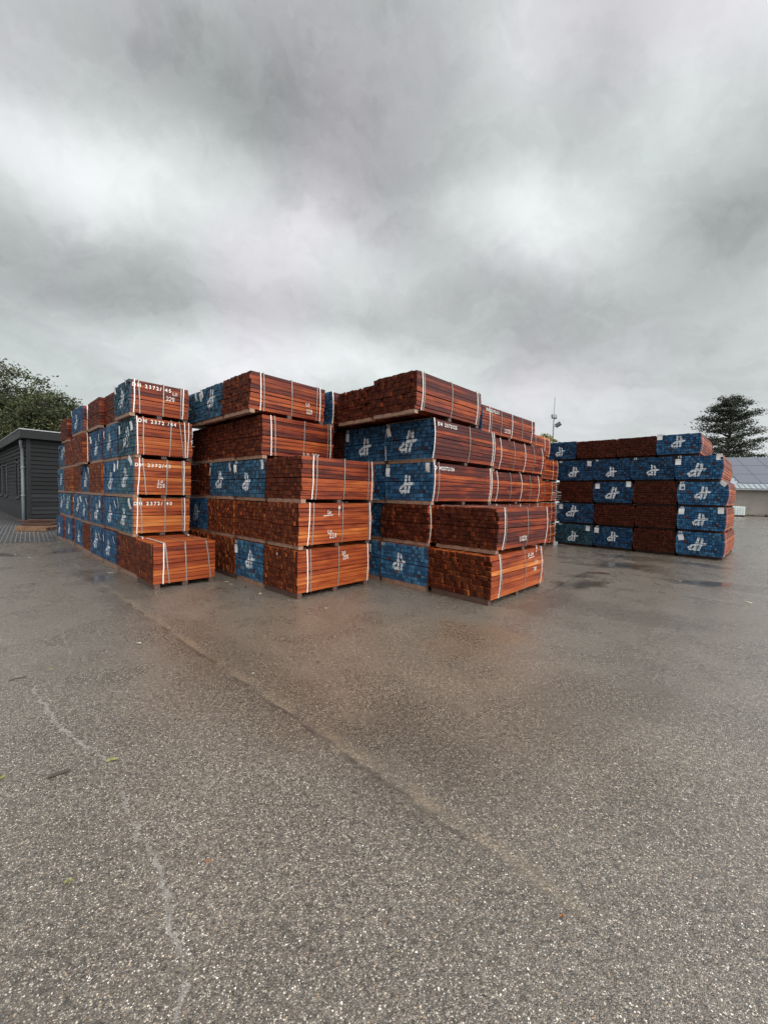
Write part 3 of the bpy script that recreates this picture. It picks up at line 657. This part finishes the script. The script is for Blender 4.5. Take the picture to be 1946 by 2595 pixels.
# ------------------------------------------------------------------ grey weatherboard shed
def board_mat():
    m, t, b = material("charcoal_stained_boards")
    p = t.node('ShaderNodeTexCoord').outputs['Object']; s = t.xyz(p)
    isl = t.node('ShaderNodeNewGeometry').outputs['Random Per Island']
    g = t.noise(t.comb(t.math('MULTIPLY', s[0], 2.0), t.math('MULTIPLY', s[1], 2.0), t.math('MULTIPLY', s[2], 60.0)), 1.0, 5, 0.6, 0.3, '4D', t.math('MULTIPLY', isl, 20.0))
    k = t.math('ADD', t.math('MULTIPLY', isl, 0.4), t.math('MULTIPLY', g, 0.7))
    t.put(b.inputs['Base Color'], t.ramp(k, [(0.2, (0.004, 0.0042, 0.0045)), (0.6, (0.0095, 0.0098, 0.0105)), (1.0, (0.024, 0.024, 0.026))]))
    b.inputs['Roughness'].default_value = 0.6; b.inputs['Specular IOR Level'].default_value = 0.1
    t.put(b.inputs['Normal'], t.bump(g, 0.3, 0.004))
    return m
M_BOARD = board_mat()
M_FASCIA = plain("dark_grey_fascia", (0.011, 0.0113, 0.012), 0.5, 0, 3.0, 0.2)
M_ROOF = plain("black_roofing_felt", (0.05, 0.05, 0.052), 0.7, 0, 3.0, 0.3)
M_TRIM = plain("pale_metal_roof_trim", (0.24, 0.245, 0.25), 0.45, 0.1, 3.0, 0.1)
M_PIPE = plain("grey_pvc_downpipe", (0.20, 0.225, 0.235), 0.4, 0, 3.0, 0.15)
M_GLASS = plain("dark_window_glass", (0.008, 0.009, 0.011), 0.5, 0, 3.0, 0.1)
M_FRAME = plain("black_window_frame", (0.016, 0.016, 0.018), 0.5, 0, 3.0, 0.1)
M_PLINTH = plain("brick_plinth", (0.06, 0.05, 0.046), 0.7, 0, 8.0, 0.4, 0.3)
shed = thing('garden_shed', "low flat-roofed shed clad in charcoal grey weatherboards with a downpipe at its corner", 'shed', (-14.62, 16.25, 0), R(90 - 41.3))
# local: x = along the gable-facing side (away to the right), y = along the windowed side (away to the left)
LX, LY, ZT = 9.0, 16.0, 3.55
WIN = [(2.46, 3.49), (6.8, 8.2), (8.96, 10.36)]; WZ0, WZ1 = 1.07, 2.74
def lap(mb, p0, p1, nrm, z0, z1):
    A = Vector(p0); B = Vector(p1); n = Vector(nrm)
    V = []
    for P in (A, B):
        for off, z in ((0.0, z0), (0.05, z0), (0.012, z1), (0.0, z1)): V.append((P.x + n.x * off, P.y + n.y * off, z))
    mb.add(V, [(0, 1, 5, 4), (1, 2, 6, 5), (2, 3, 7, 6), (3, 0, 4, 7), (0, 3, 2, 1), (4, 5, 6, 7)])
bh = (ZT - 0.12) / 20
fw_ = MB(); sw = MB()
for i in range(20):
    z0 = 0.12 + i * bh; z1 = z0 + bh
    lap(fw_, (0.0, 0.0), (LX, 0.0), (0, -1, 0), z0, z1)
    segs = [(0.06, LY)]
    if z1 > WZ0 and z0 < WZ1:
        e = 0.06; segs = []
        for w0, w1 in WIN: segs.append((e, w0)); e = w1
        segs.append((e, LY))
    for y0, y1 in segs: lap(sw, (0.0, y1), (0.0, y0), (-1, 0, 0), z0, z1)
fw_.build('weatherboard_wall', M_BOARD, shed); sw.build('weatherboard_wall', M_BOARD, shed)
q = MB(); q.box(0.02, LX, 0.02, LY, 0.0, ZT - 0.01); q.build('wall_core', M_FRAME, shed)
q = MB(); q.box(-0.055, 0.06, -0.058, 0.06, 0.12, ZT); q.build('corner_board', M_FASCIA, shed)
q = MB(); q.box(-0.02, LX, -0.02, LY, 0.0, 0.12); q.build('plinth', M_PLINTH, shed)
rf = MB(); rf.box(-0.28, LX + .2, -0.28, LY + .2, ZT, ZT + 0.33); roof = rf.build('roof', M_FASCIA, shed)
q = MB(); q.box(-0.31, LX + .23, -0.31, LY + .23, ZT + 0.332, ZT + 0.37); q.build('roof_trim', M_TRIM, roof)
for w0, w1 in WIN:
    f = MB(); d = 0.07
    f.box(-0.05, 0.05, w0, w0 + d, WZ0, WZ1); f.box(-0.05, 0.05, w1 - d, w1, WZ0, WZ1); f.box(-0.05, 0.05, w0 + d, w1 - d, WZ0, WZ0 + d); f.box(-0.05, 0.05, w0 + d, w1 - d, WZ1 - d, WZ1)
    w = f.build('window', M_FRAME, shed)
    g = MB(); g.box(-0.006, 0.012, w0 + d, w1 - d, WZ0 + d, WZ1 - d); g.build('pane', M_GLASS, w)
    g = MB(); g.box(-0.09, 0.0, w0 - .05, w1 + .05, WZ0 - 0.05, WZ0 - 0.003); g.build('sill', M_FASCIA, w)
q = MB(); q.tube([(-0.16, 0.5, ZT - 0.02), (-0.17, 0.55, ZT - 0.14), (-0.13, 0.72, ZT - 0.30), (-0.10, 0.78, ZT - 0.45), (-0.10, 0.78, 1.6), (-0.10, 0.78, 0.02)], 0.06, 12)
pipe = q.build('downpipe', M_PIPE, shed, True)
for z in (2.35, 1.15): 
    q = MB(); q.tube([(-0.10, 0.78, z), (-0.10, 0.78, z + 0.09)], 0.072, 12); q.build('pipe_collar', M_PIPE, pipe, True)

# ------------------------------------------------------------------ building with the solar roof
M_RENDER = plain("grey_brown_render", (0.20, 0.178, 0.155), 0.85, 0, 0.8, 0.25, 0.2)
M_PANEL = plain("solar_panel_glass", (0.10, 0.105, 0.13), 0.4, 0, 0.6, 0.08)
M_SHEET = plain("pale_corrugated_sheet", (0.24, 0.265, 0.285), 0.5, 0.0, 2.0, 0.12)
M_LINE = plain("dark_gap", (0.03, 0.03, 0.035), 0.6)
bx, by = Vector((0.94, -0.34, 0)).normalized(), Vector((0.34, 0.94, 0)).normalized()
bp = Vector((40.9, 46.6, 0))
farm = thing('solar_roofed_building', "low grey rendered building under a roof of dark solar panels beyond the yard", 'building', tuple(bp), math.atan2(bx.y, bx.x))
q = MB(); q.box(0, 26, 0, 9, 0, 3.2); q.build('wall', M_RENDER, farm)
EV = 3.15; RZ = 7.15; RD = 4.6
def onroof(x, s, off):                                # s 0..1 up the slope
    L = math.hypot(RD + .4, RZ - EV); ny, nz = -(RZ - EV) / L, (RD + .4) / L
    return (x - 1.15 * s, -0.4 + (RD + .4) * s + ny * off, EV + (RZ - EV) * s + nz * off)
q = MB()
A = [onroof(-.4, 0, 0), onroof(26.5, 0, 0), onroof(27.6, 1, 0), onroof(-.4, 1, 0)]; B = [onroof(-.4, 0, .10), onroof(26.5, 0, .10), onroof(27.6, 1, .10), onroof(-.4, 1, .10)]
q.add(A + B, BOXF); 
q.add([(-1.55, RD, RZ + .05), (27, RD, RZ + .05), (27, 9.6, EV), (-.4, 9.6, EV), (-1.55, RD, RZ + .12), (27, RD, RZ + .12), (27, 9.6, EV + .1), (-.4, 9.6, EV + .1)], BOXF)
roofo = q.build('roof', M_SHEET, farm)
q = MB(); q.box(-.45, 26.6, -.56, -.405, EV - .12, EV + .02); q.build('gutter', M_TRIM, farm)
q = MB()
for i in range(53): q.tube([onroof(-.3 + i * .5, 0.0, .115), onroof(-.3 + i * .5, .13, .115)], .035, 6)
q.build('corrugation', M_SHEET, roofo)
for i in range(9):
    for j in range(3):
        x0, x1 = 1.0 + i * 2.05, 1.0 + (i + 1) * 2.05 - .035; s0, s1 = .15 + j * .28, .15 + (j + 1) * .28 - .007
        q = MB(); q.add([onroof(x0, s0, .13), onroof(x1, s0, .13), onroof(x1, s1, .13), onroof(x0, s1, .13), onroof(x0, s0, .17), onroof(x1, s0, .17), onroof(x1, s1, .17), onroof(x0, s1, .17)], BOXF)
        q.build('solar_panel', M_PANEL, farm)
q = MB(); q.add([onroof(x, s_, o_) for o_ in (.11, .125) for x, s_ in ((1.0, .15), (19.4, .15), (19.4, .985), (1.0, .985))], BOXF); q.build('panel_rack', M_LINE, farm)
q = MB()
for i in range(10): q.obox(Matrix.Translation(onroof(.86, .16 + i * .082, .15)), .09, .09, .09)
q.build('panel_clamp', M_TRIM, roofo)

# white tank in a cage, and the heap of old boards
tk = thing('water_tank', "white plastic water tank in a grey wire cage against the rendered building", 'tank', (39.6, 44.3, 0), math.atan2(bx.y, bx.x))
M_TANK = plain("white_tank_plastic", (0.68, 0.74, 0.72), 0.4, 0, 2.0, 0.1); M_CAGE = plain("galvanised_cage", (0.30, 0.33, 0.32), 0.4, 0.7, 3.0, 0.1)
q = MB(); q.box(-.56, .56, -.46, .46, .17, 1.12); tb = q.build('tank_body', M_TANK, tk)
bv = tb.modifiers.new('bevel', 'BEVEL'); bv.width = .07; bv.segments = 3
q = MB(); q.tube([(0, 0, 1.1), (0, 0, 1.18)], .09, 14); q.build('cap', M_CAGE, tk)
q = MB()
for z in (.20, .43, .66, .89, 1.12):
    q.tube([(-.6, -.5, z), (.6, -.5, z), (.6, .5, z), (-.6, .5, z), (-.6, -.5, z)], .014, 6)
for x in np.linspace(-.6, .6, 6):
    q.tube([(x, -.5, .15), (x, -.5, 1.14)], .014, 6); q.tube([(x, .5, .15), (x, .5, 1.14)], .014, 6)
q.build('cage', M_CAGE, tk)
q = MB()
for x in (-.5, 0, .5): q.box(x - .06, x + .06, -.5, .5, 0, .10)
q.box(-.6, .6, -.5, .5, .103, .148); q.build('pallet_base', M_BEARER_D, tk)
M_OLD = plain("weathered_board", (0.085, 0.068, 0.058), 0.75, 0, 5.0, 0.4)
hp = thing('board_heap', "heap of dark weathered boards at the foot of the rendered wall", 'board heap', (43.6, 43.6, 0), 0)
for i in range(16):
    q = MB(); L = rng.uniform(1.6, 3.2); zz = .06 + .07 * (i // 3)
    q.obox(Matrix.Translation((rng.uniform(-.5, .9) + .15 * (i // 3), rng.uniform(-.4, .4), zz)) @ Euler((rng.uniform(-.05, .05), rng.uniform(-.05, .05) - .07 * (i % 3), rng.uniform(-.5, .3))).to_matrix().to_4x4(), L, .16, .045)
    q.build('board', M_OLD, hp)

# ------------------------------------------------------------------ loose timber by the shed
M_SCRAP = plain("wet_reddish_scrap_wood", (0.055, 0.022, 0.013), 0.55, 0, 8.0, 0.5)
M_SCRAP2 = plain("pale_scrap_wood", (0.16, 0.085, 0.045), 0.6, 0, 8.0, 0.4)
def plank(label, x, y, z, L, w, h, rz, mat, ry=0.0):
    q = MB(); q.obox(Matrix.Identity(4), L, w, h)
    o = q.build('plank', mat); o.location = (x, y, z); o.rotation_euler = (0, ry, rz)
    bv = o.modifiers.new('bevel', 'BEVEL'); bv.width = .006; bv.segments = 1
    return tag(o, label, 'plank', 'loose planks lying by the grey shed')
d41 = R(90 - 41.3)
plank("dark red plank lying on the low timber block before the shed corner", -13.0, 14.75, .30, 1.15, .16, .06, .1, M_SCRAP)
plank("pale sawn plank facing front under the dark planks near the shed", -12.55, 14.0, .10, 1.0, .10, .17, .12, M_SCRAP2)
plank("thin dark plank lying topmost in the scrap timber by the shed", -12.55, 14.55, .37, 1.0, .14, .05, .22, M_SCRAP)
plank("short dark plank end lying flat behind the pale plank", -12.7, 14.5, .14, 1.0, .3, .24, .16, M_SCRAP)
plank("thin pale batten leaning up from the scrap timber toward the stacked packs", -11.55, 14.2, .24, 1.3, .06, .045, .3, M_SCRAP2, -.16)

# ------------------------------------------------------------------ trees
def leaf_mat(name, stops, trans=0.2):
    m, t, b = material(name)
    isl = t.node('ShaderNodeNewGeometry').outputs['Random Per Island']
    p = t.node('ShaderNodeTexCoord').outputs['Object']
    n = t.noise(p, 0.6, 3, 0.6)
    k = t.math('ADD', t.math('MULTIPLY', isl, 0.65), t.math('MULTIPLY', t.math('SUBTRACT', n, 0.3), 0.8))
    t.put(b.inputs['Base Color'], t.ramp(k, stops)); b.inputs['Roughness'].default_value = 0.5
    b.inputs['Specular IOR Level'].default_value = 0.3
    return m
M_BARK = plain("dark_bark", (0.045, 0.036, 0.03), 0.85, 0, 6.0, 0.4, 0.5)
M_LEAF = leaf_mat("oak_leaves_turning", [(0.0, (0.018, 0.024, 0.010)), (0.4, (0.032, 0.040, 0.015)), (0.72, (0.058, 0.064, 0.023)), (0.93, (0.10, 0.095, 0.033)), (1.0, (0.11, 0.055, 0.022))])
M_DARKLEAF = leaf_mat("dark_needles", [(0.0, (0.016, 0.022, 0.014)), (0.5, (0.032, 0.042, 0.024)), (1.0, (0.062, 0.07, 0.034))])
M_YELLOW = leaf_mat("pale_willow_leaves", [(0.0, (0.12, 0.12, 0.05)), (0.5, (0.22, 0.215, 0.085)), (1.0, (0.33, 0.29, 0.12))])
def leaves(pts, size, flat=0.0, seed=0):
    r = np.random.default_rng(seed); n = len(pts)
    a = r.normal(size=(n, 3)); a /= np.linalg.norm(a, axis=1)[:, None]
    if flat: a[:, 2] *= (1 - flat); a /= np.linalg.norm(a, axis=1)[:, None]
    b = r.normal(size=(n, 3)); 
    if flat: b[:, 2] *= (1 - flat)
    b -= a * (a * b).sum(1)[:, None]; b /= np.linalg.norm(b, axis=1)[:, None]
    s = size * r.uniform(.6, 1.35, n)[:, None]
    P = np.asarray(pts)
    c = np.cross(a, b) * s * .15
    V = np.stack([P - a * s * .5, P + b * s * .26 + c, P + a * s * .5, P - b * s * .26 + c], 1).reshape(-1, 3)
    F = np.arange(n * 4).reshape(n, 4)
    return V.tolist(), F.tolist()
def limb_pts(p0, p1, n=6, wob=.12, r=random):
    p0, p1 = Vector(p0), Vector(p1); L = (p1 - p0).length
    out = []
    for i in range(n + 1):
        q = p0.lerp(p1, i / n)
        if 0 < i < n: q += Vector((r.uniform(-1, 1), r.uniform(-1, 1), r.uniform(-.5, .8))) * L * wob * .5
        out.append(q)
    return out
def broad_tree(name, label, cat, loc, lobes, height, n_clump, per, leaf, mat, seed, trunk_r=.28, group=None, hollow=.55):
    """lobes: (x,y,z,rx,ry,rz) ellipsoids relative to the foot; leaf clumps spread through their outer volume on twigs"""
    r = np.random.default_rng(seed); random.seed(seed)
    root = thing(name, label, cat, loc, 0, group)
    mb = MB(); mb.tube(limb_pts((0, 0, 0), (0.1, 0, height * .62), 7, .06), [trunk_r * (1 - .75 * i / 7) for i in range(8)], 8)
    pts = []
    tw = MB()
    vol = np.array([a[3] * a[4] * a[5] for a in lobes]); vol = vol / vol.sum()
    for (x, y, z, rx, ry, rz), vv in zip(lobes, vol):
        base = (0.05, 0, min(height * .55, max(height * .2, z - rz * 1.1)))
        mb.tube(limb_pts(base, (x, y, z), 6, .15), [trunk_r * .45 * (1 - .8 * i / 6) for i in range(7)], 6)
        for k in range(max(3, int(n_clump * vv))):
            d = r.normal(size=3); d /= np.linalg.norm(d); rad = r.uniform(hollow, 1.0) ** .7 * r.uniform(.85, 1.08)
            c = np.array([x + d[0] * rx * rad, y + d[1] * ry * rad, z + d[2] * rz * rad])
            if k % 2 == 0: tw.tube([Vector((x, y, z)).lerp(Vector(c), .25), Vector((x, y, z)).lerp(Vector(c), .6) + Vector((0, 0, -.08)), Vector(c)], [.05, .03, .012], 4, 0, False)
            sp = r.uniform(.22, .55) * (rx + rz) / 4
            pts.append(c + np.clip(r.normal(size=(per, 3)), -1.7, 1.7) * np.array([sp, sp, sp * .6]))
    mb.V, mb.F, mb.I
    mb.build('trunk', M_BARK, root, True); tw.build('twigs', M_BARK, root)
    V, F = leaves(np.concatenate(pts), leaf, 0.2, seed); mesh('crown', V, F, mat, root)
    return root
GT = 'trees beyond the grey shed'
broad_tree('oak_tree', "big green tree with a rounded autumn crown rising above the shed roof", 'tree', (-28.0, 29.5, 0),
           [(0, 0, 8.6, 2.6, 2.6, 2.0), (-2.6, 0, 7.6, 2.4, 2.4, 2.2), (2.2, 0, 6.9, 2.2, 2.2, 1.9), (.5, .5, 6.0, 3.2, 2.6, 2.2), (-2.6, 1, 5.0, 2.8, 2.6, 2.2), (2.6, -.5, 4.8, 2.4, 2.2, 2.0), (0, -1, 4.2, 2.6, 2.0, 1.8), (-4.5, 0, 6.2, 2.2, 2, 2.4)], 9.5, 380, 84, .20, M_LEAF, 3, .34, GT)
broad_tree('oak_tree', "lower spreading tree with a yellowish branch tip beside the stacked packs' top", 'tree', (-23.2, 27.6, 0),
           [(0, 0, 6.9, 1.9, 1.9, 1.2), (1.5, 0, 6.1, 1.7, 1.6, 1.1), (-1.6, .4, 6.2, 1.8, 1.8, 1.4), (.8, -.4, 4.9, 2.4, 2.0, 1.5), (-1.2, 0, 4.4, 2.4, 2.0, 1.6), (2.6, 0, 6.5, .9, .8, .45), (2.2, 0, 4.9, 1.5, 1.4, 1.4)], 7.6, 300, 80, .19, M_LEAF, 5, .26, GT)
broad_tree('oak_tree', "dark green tree filling the gap low behind the shed roof", 'tree', (-32.5, 32.0, 0),
           [(0, 0, 6.5, 3.0, 2.6, 2.4), (2.5, 0, 4.6, 2.8, 2.6, 2.2), (-3, 0, 5.6, 3.0, 2.6, 2.6), (5.5, 0, 4.6, 2.4, 2.2, 2.0), (8.0, 0, 4.4, 2.4, 2.2, 1.9)], 8.0, 280, 84, .22, M_LEAF, 8, .3, GT)
# willow top behind the stacks
broad_tree('willow_bush', "pale yellowish bush top showing above the stacked packs below the floodlight mast", 'bush', (11.3, 28.6, 0),
           [(0, 0, 5.65, .6, .6, .55), (-.6, 0, 5.4, .5, .5, .45), (.7, 0, 5.45, .55, .5, .5), (0, 0, 4.9, .9, .7, .8)], 5.2, 90, 34, .16, M_YELLOW, 12, .10, None, .2)
# big dark tree behind the solar-roofed building: flat sprays in tiers
def tier_tree(label, loc, H, tiers, seed, leaf=.27, per=38):
    r = np.random.default_rng(seed); random.seed(seed)
    root = thing('cedar_tree', label, 'tree', loc)
    tb = MB(); tb.tube(limb_pts((0, 0, 0), (0.2, 0, H * .97), 10, .02), [.42 * (1 - .93 * i / 10) for i in range(11)], 8); tb.build('trunk', M_BARK, root, True)
    lb = MB(); pts = []
    for z, rad, nb in tiers:
        for k in range(nb):
            az = 2 * math.pi * (k + r.uniform(-.35, .35)) / nb; rr = rad * r.uniform(.68, 1.18); z1 = z + r.uniform(-.55, .55)
            tip = Vector((math.cos(az) * rr, math.sin(az) * rr, z1 + rr * r.uniform(.0, .38)))
            P = limb_pts((0.15, 0, z1 - .25), tip, 5, .10); lb.tube(P, [.10 * (1 - .85 * i / 5) for i in range(6)], 5, 0, False)
            for q in np.linspace(.34, 1.0, 7):
                i = min(4, int(q * 5)); c = P[i].lerp(P[i + 1], q * 5 - i) if q < 1 else P[5]
                if r.random() < .28: continue
                w = .22 + .30 * rr / 4.6
                cc = np.array(c) + r.normal(size=3) * np.array([.28, .28, .10])
                pts.append(cc + r.normal(size=(per, 3)) * np.array([w, w, .17]))
    lb.build('limbs', M_BARK, root); V, F = leaves(np.concatenate(pts), leaf, .45, seed); mesh('crown', V, F, M_DARKLEAF, root)
    return root
tier_tree("tall dark tree with open layered branches rising behind the solar-roofed building", (50.4, 58.6, 0), 17.0,
          [(5.8, 4.2, 8), (6.9, 4.6, 10), (8.0, 5.0, 10), (9.1, 4.9, 10), (10.2, 4.5, 10), (11.3, 4.3, 9), (12.3, 4.0, 9), (13.3, 3.7, 9), (14.3, 3.1, 8), (15.2, 2.5, 7), (16.0, 1.7, 6), (16.5, 1.0, 5)], 21)

# ------------------------------------------------------------------ floodlight mast
M_POLE = plain("grey_galvanised_pole", (0.20, 0.205, 0.21), 0.45, 0.5, 2.0, 0.1); M_LAMP = plain("dark_lamp_housing", (0.035, 0.036, 0.04), 0.45)
M_LENS = plain("unlit_lamp_lens", (0.09, 0.09, 0.095), 0.5, 0, 10.0, 0.3)
mast = thing('floodlight_mast', "thin grey mast carrying two floodlights behind the stacked timber", 'lamp post', (12.62, 30.0, 0))
q = MB(); q.tube([(0, 0, 0), (0, 0, 7.0), (.03, 0, 9.15)], [.06, .04, .025], 10); q.build('pole', M_POLE, mast, True)
for dx, z, ry, rz in ((-.02, 7.72, 0.10, 0.1), (.30, 7.12, -.55, -.5)):
    mt = Matrix.Translation((dx, -.10, z)) @ Euler((-.35, ry, rz)).to_matrix().to_4x4()
    q = MB(); q.obox(mt, .40, .11, .30); q.obox(mt @ Matrix.Translation((0, .09, -.0)), .30, .07, .22)
    q.tube([(0, 0, z - .12), (dx * .6, -.03, z - .12), (dx, -.07, z - .1)], .025, 6); h = q.build('floodlight', M_LAMP, mast)
    q = MB(); q.obox(mt @ Matrix.Translation((0, -.064, 0)), .33, .008, .22); q.build('lens', M_LENS, h)

# ------------------------------------------------------------------ litter on the concrete
def leaf_obj(x, y, s, rz, mat, label, lobes=5, group=None, name='fallen_leaf'):
    q = MB(); V = [(0, 0, .012)]; n = lobes * 4
    for i in range(n):
        a = 2 * math.pi * i / n; rr = s * (.30 + .26 * (1 if i % 4 == 0 else .35 if i % 2 else .6)) * (1.25 if abs(math.sin(a)) < .6 else .62)
        V.append((math.cos(a) * rr, math.sin(a) * rr, .006 + .012 * abs(math.sin(i * 1.7))))
    q.add(V, [(0, i + 1, (i + 1) % n + 1) for i in range(n)])
    q.tube([(s * .25, 0, .010), (s * .7, s * .08, .006)], .0025, 4)
    o = q.build(name, mat); o.location = (x, y, .002); o.rotation_euler = (0, 0, rz)
    return tag(o, label, 'leaf', group)
M_L_GREEN = plain("yellow_green_leaf", (0.17, 0.17, 0.045), 0.5, 0, 30, .3); M_L_ORANGE = plain("orange_leaf", (0.28, 0.12, 0.035), 0.5, 0, 30, .3); M_L_PALE = plain("pale_leaf", (0.46, 0.44, 0.30), 0.6, 0, 30, .3)
M_L_BROWN = plain("brown_leaf", (0.04, 0.026, 0.019), 0.5, 0, 30, .3)
leaf_obj(-1.56, 2.24, .048, .35, M_L_GREEN, "bright yellow-green leaf lying at the end of the pale crack", 5)
leaf_obj(-2.05, 2.07, .045, 1.2, M_L_GREEN, "small yellow leaf at the frame edge on the wet concrete")
leaf_obj(.71, 1.43, .018, .5, M_L_ORANGE, "tiny orange leaf on the bare concrete close to the camera")
leaf_obj(-.72, 1.62, .015, .2, M_L_ORANGE, "tiny rust leaf standing beside the long pale crack")
leaf_obj(-1.24, 1.52, .024, .9, M_L_GREEN, "dull green blade of leaf beside the lower crack", 3)
q = MB(); q.tube([(-.045, -.012, .012), (0, 0, .014), (.045, .014, .012)], [.009, .011, .008], 7); o = q.build('stick', M_L_BROWN); o.location = (-1.77, 2.12, 0); o.rotation_euler = (0, 0, .45)
tag(o, "short black stick lying left of the yellow-green leaf", 'stick')
q = MB(); q.tube([(-.09, 0, .01), (-.02, .02, .014), (.06, .0, .012), (.11, .03, .008)], [.006, .008, .006, .003], 6); o = q.build('stick', M_L_BROWN); o.location = (-3.0, 3.2, 0); o.scale = (.6, .6, .6); o.rotation_euler = (0, 0, .9)
tag(o, "thin dark twig lying alone on the pale wet concrete", 'stick')
q = MB(); q.tube([(-.22, 0, .02), (0, .015, .03), (.22, -.01, .02)], [.02, .022, .016], 7); o = q.build('stick', M_SCRAP); o.location = (4.62, 8.4, 0); o.rotation_euler = (0, 0, -.2)
tag(o, "broken piece of branch at the puddle between the big stacks", 'stick')
spots = []
for i in range(64):
    if i < 26: b = random.uniform(8.3, 15); a = 2.0 - random.uniform(.1, 2.2) ** 1.2; u, v = axes(43); p = u * a + v * b
    elif i < 36: u, v = axes(43); p = u * (3.3 - random.uniform(.06, .5)) + v * random.uniform(4.9, 6.8)
    elif i < 50: p = Vector((random.uniform(-5, -.5), random.uniform(3.2, 6.0), 0))
    else: p = Vector((random.uniform(.5, 9), random.uniform(4.6, 8.5), 0))
    if i >= 50 and p.y > 5.2 and p.x < 4.2: continue
    if 36 <= i < 40: continue
    mt, lb_, gp = random.choice(((M_L_PALE, "small pale fallen leaf scrap on the wet concrete around the stacks", "pale leaf scraps on the concrete"), (M_L_BROWN, "small brown fallen leaf scrap on the wet concrete around the stacks", "brown leaf scraps on the concrete"), (M_L_GREEN, "small green fallen leaf scrap on the wet concrete around the stacks", "green leaf scraps on the concrete")))
    leaf_obj(p.x, p.y, random.uniform(.035, .07) if not 36 <= i < 50 else random.uniform(.018, .032), random.uniform(0, 6), mt, lb_, random.choice((3, 5)), gp)
# weeds along the foot of the rendered wall
pts = np.stack([rng.uniform(-.5, 26, 900), rng.normal(-.25, .12, 900), np.abs(rng.normal(.06, .08, 900))], 1)
V, F = leaves(pts, .22, 0, 4)
wd = mesh('weeds', V, F, M_LEAF); wd.location = bp; wd.rotation_euler = (0, 0, math.atan2(bx.y, bx.x)); wd['kind'] = 'stuff'
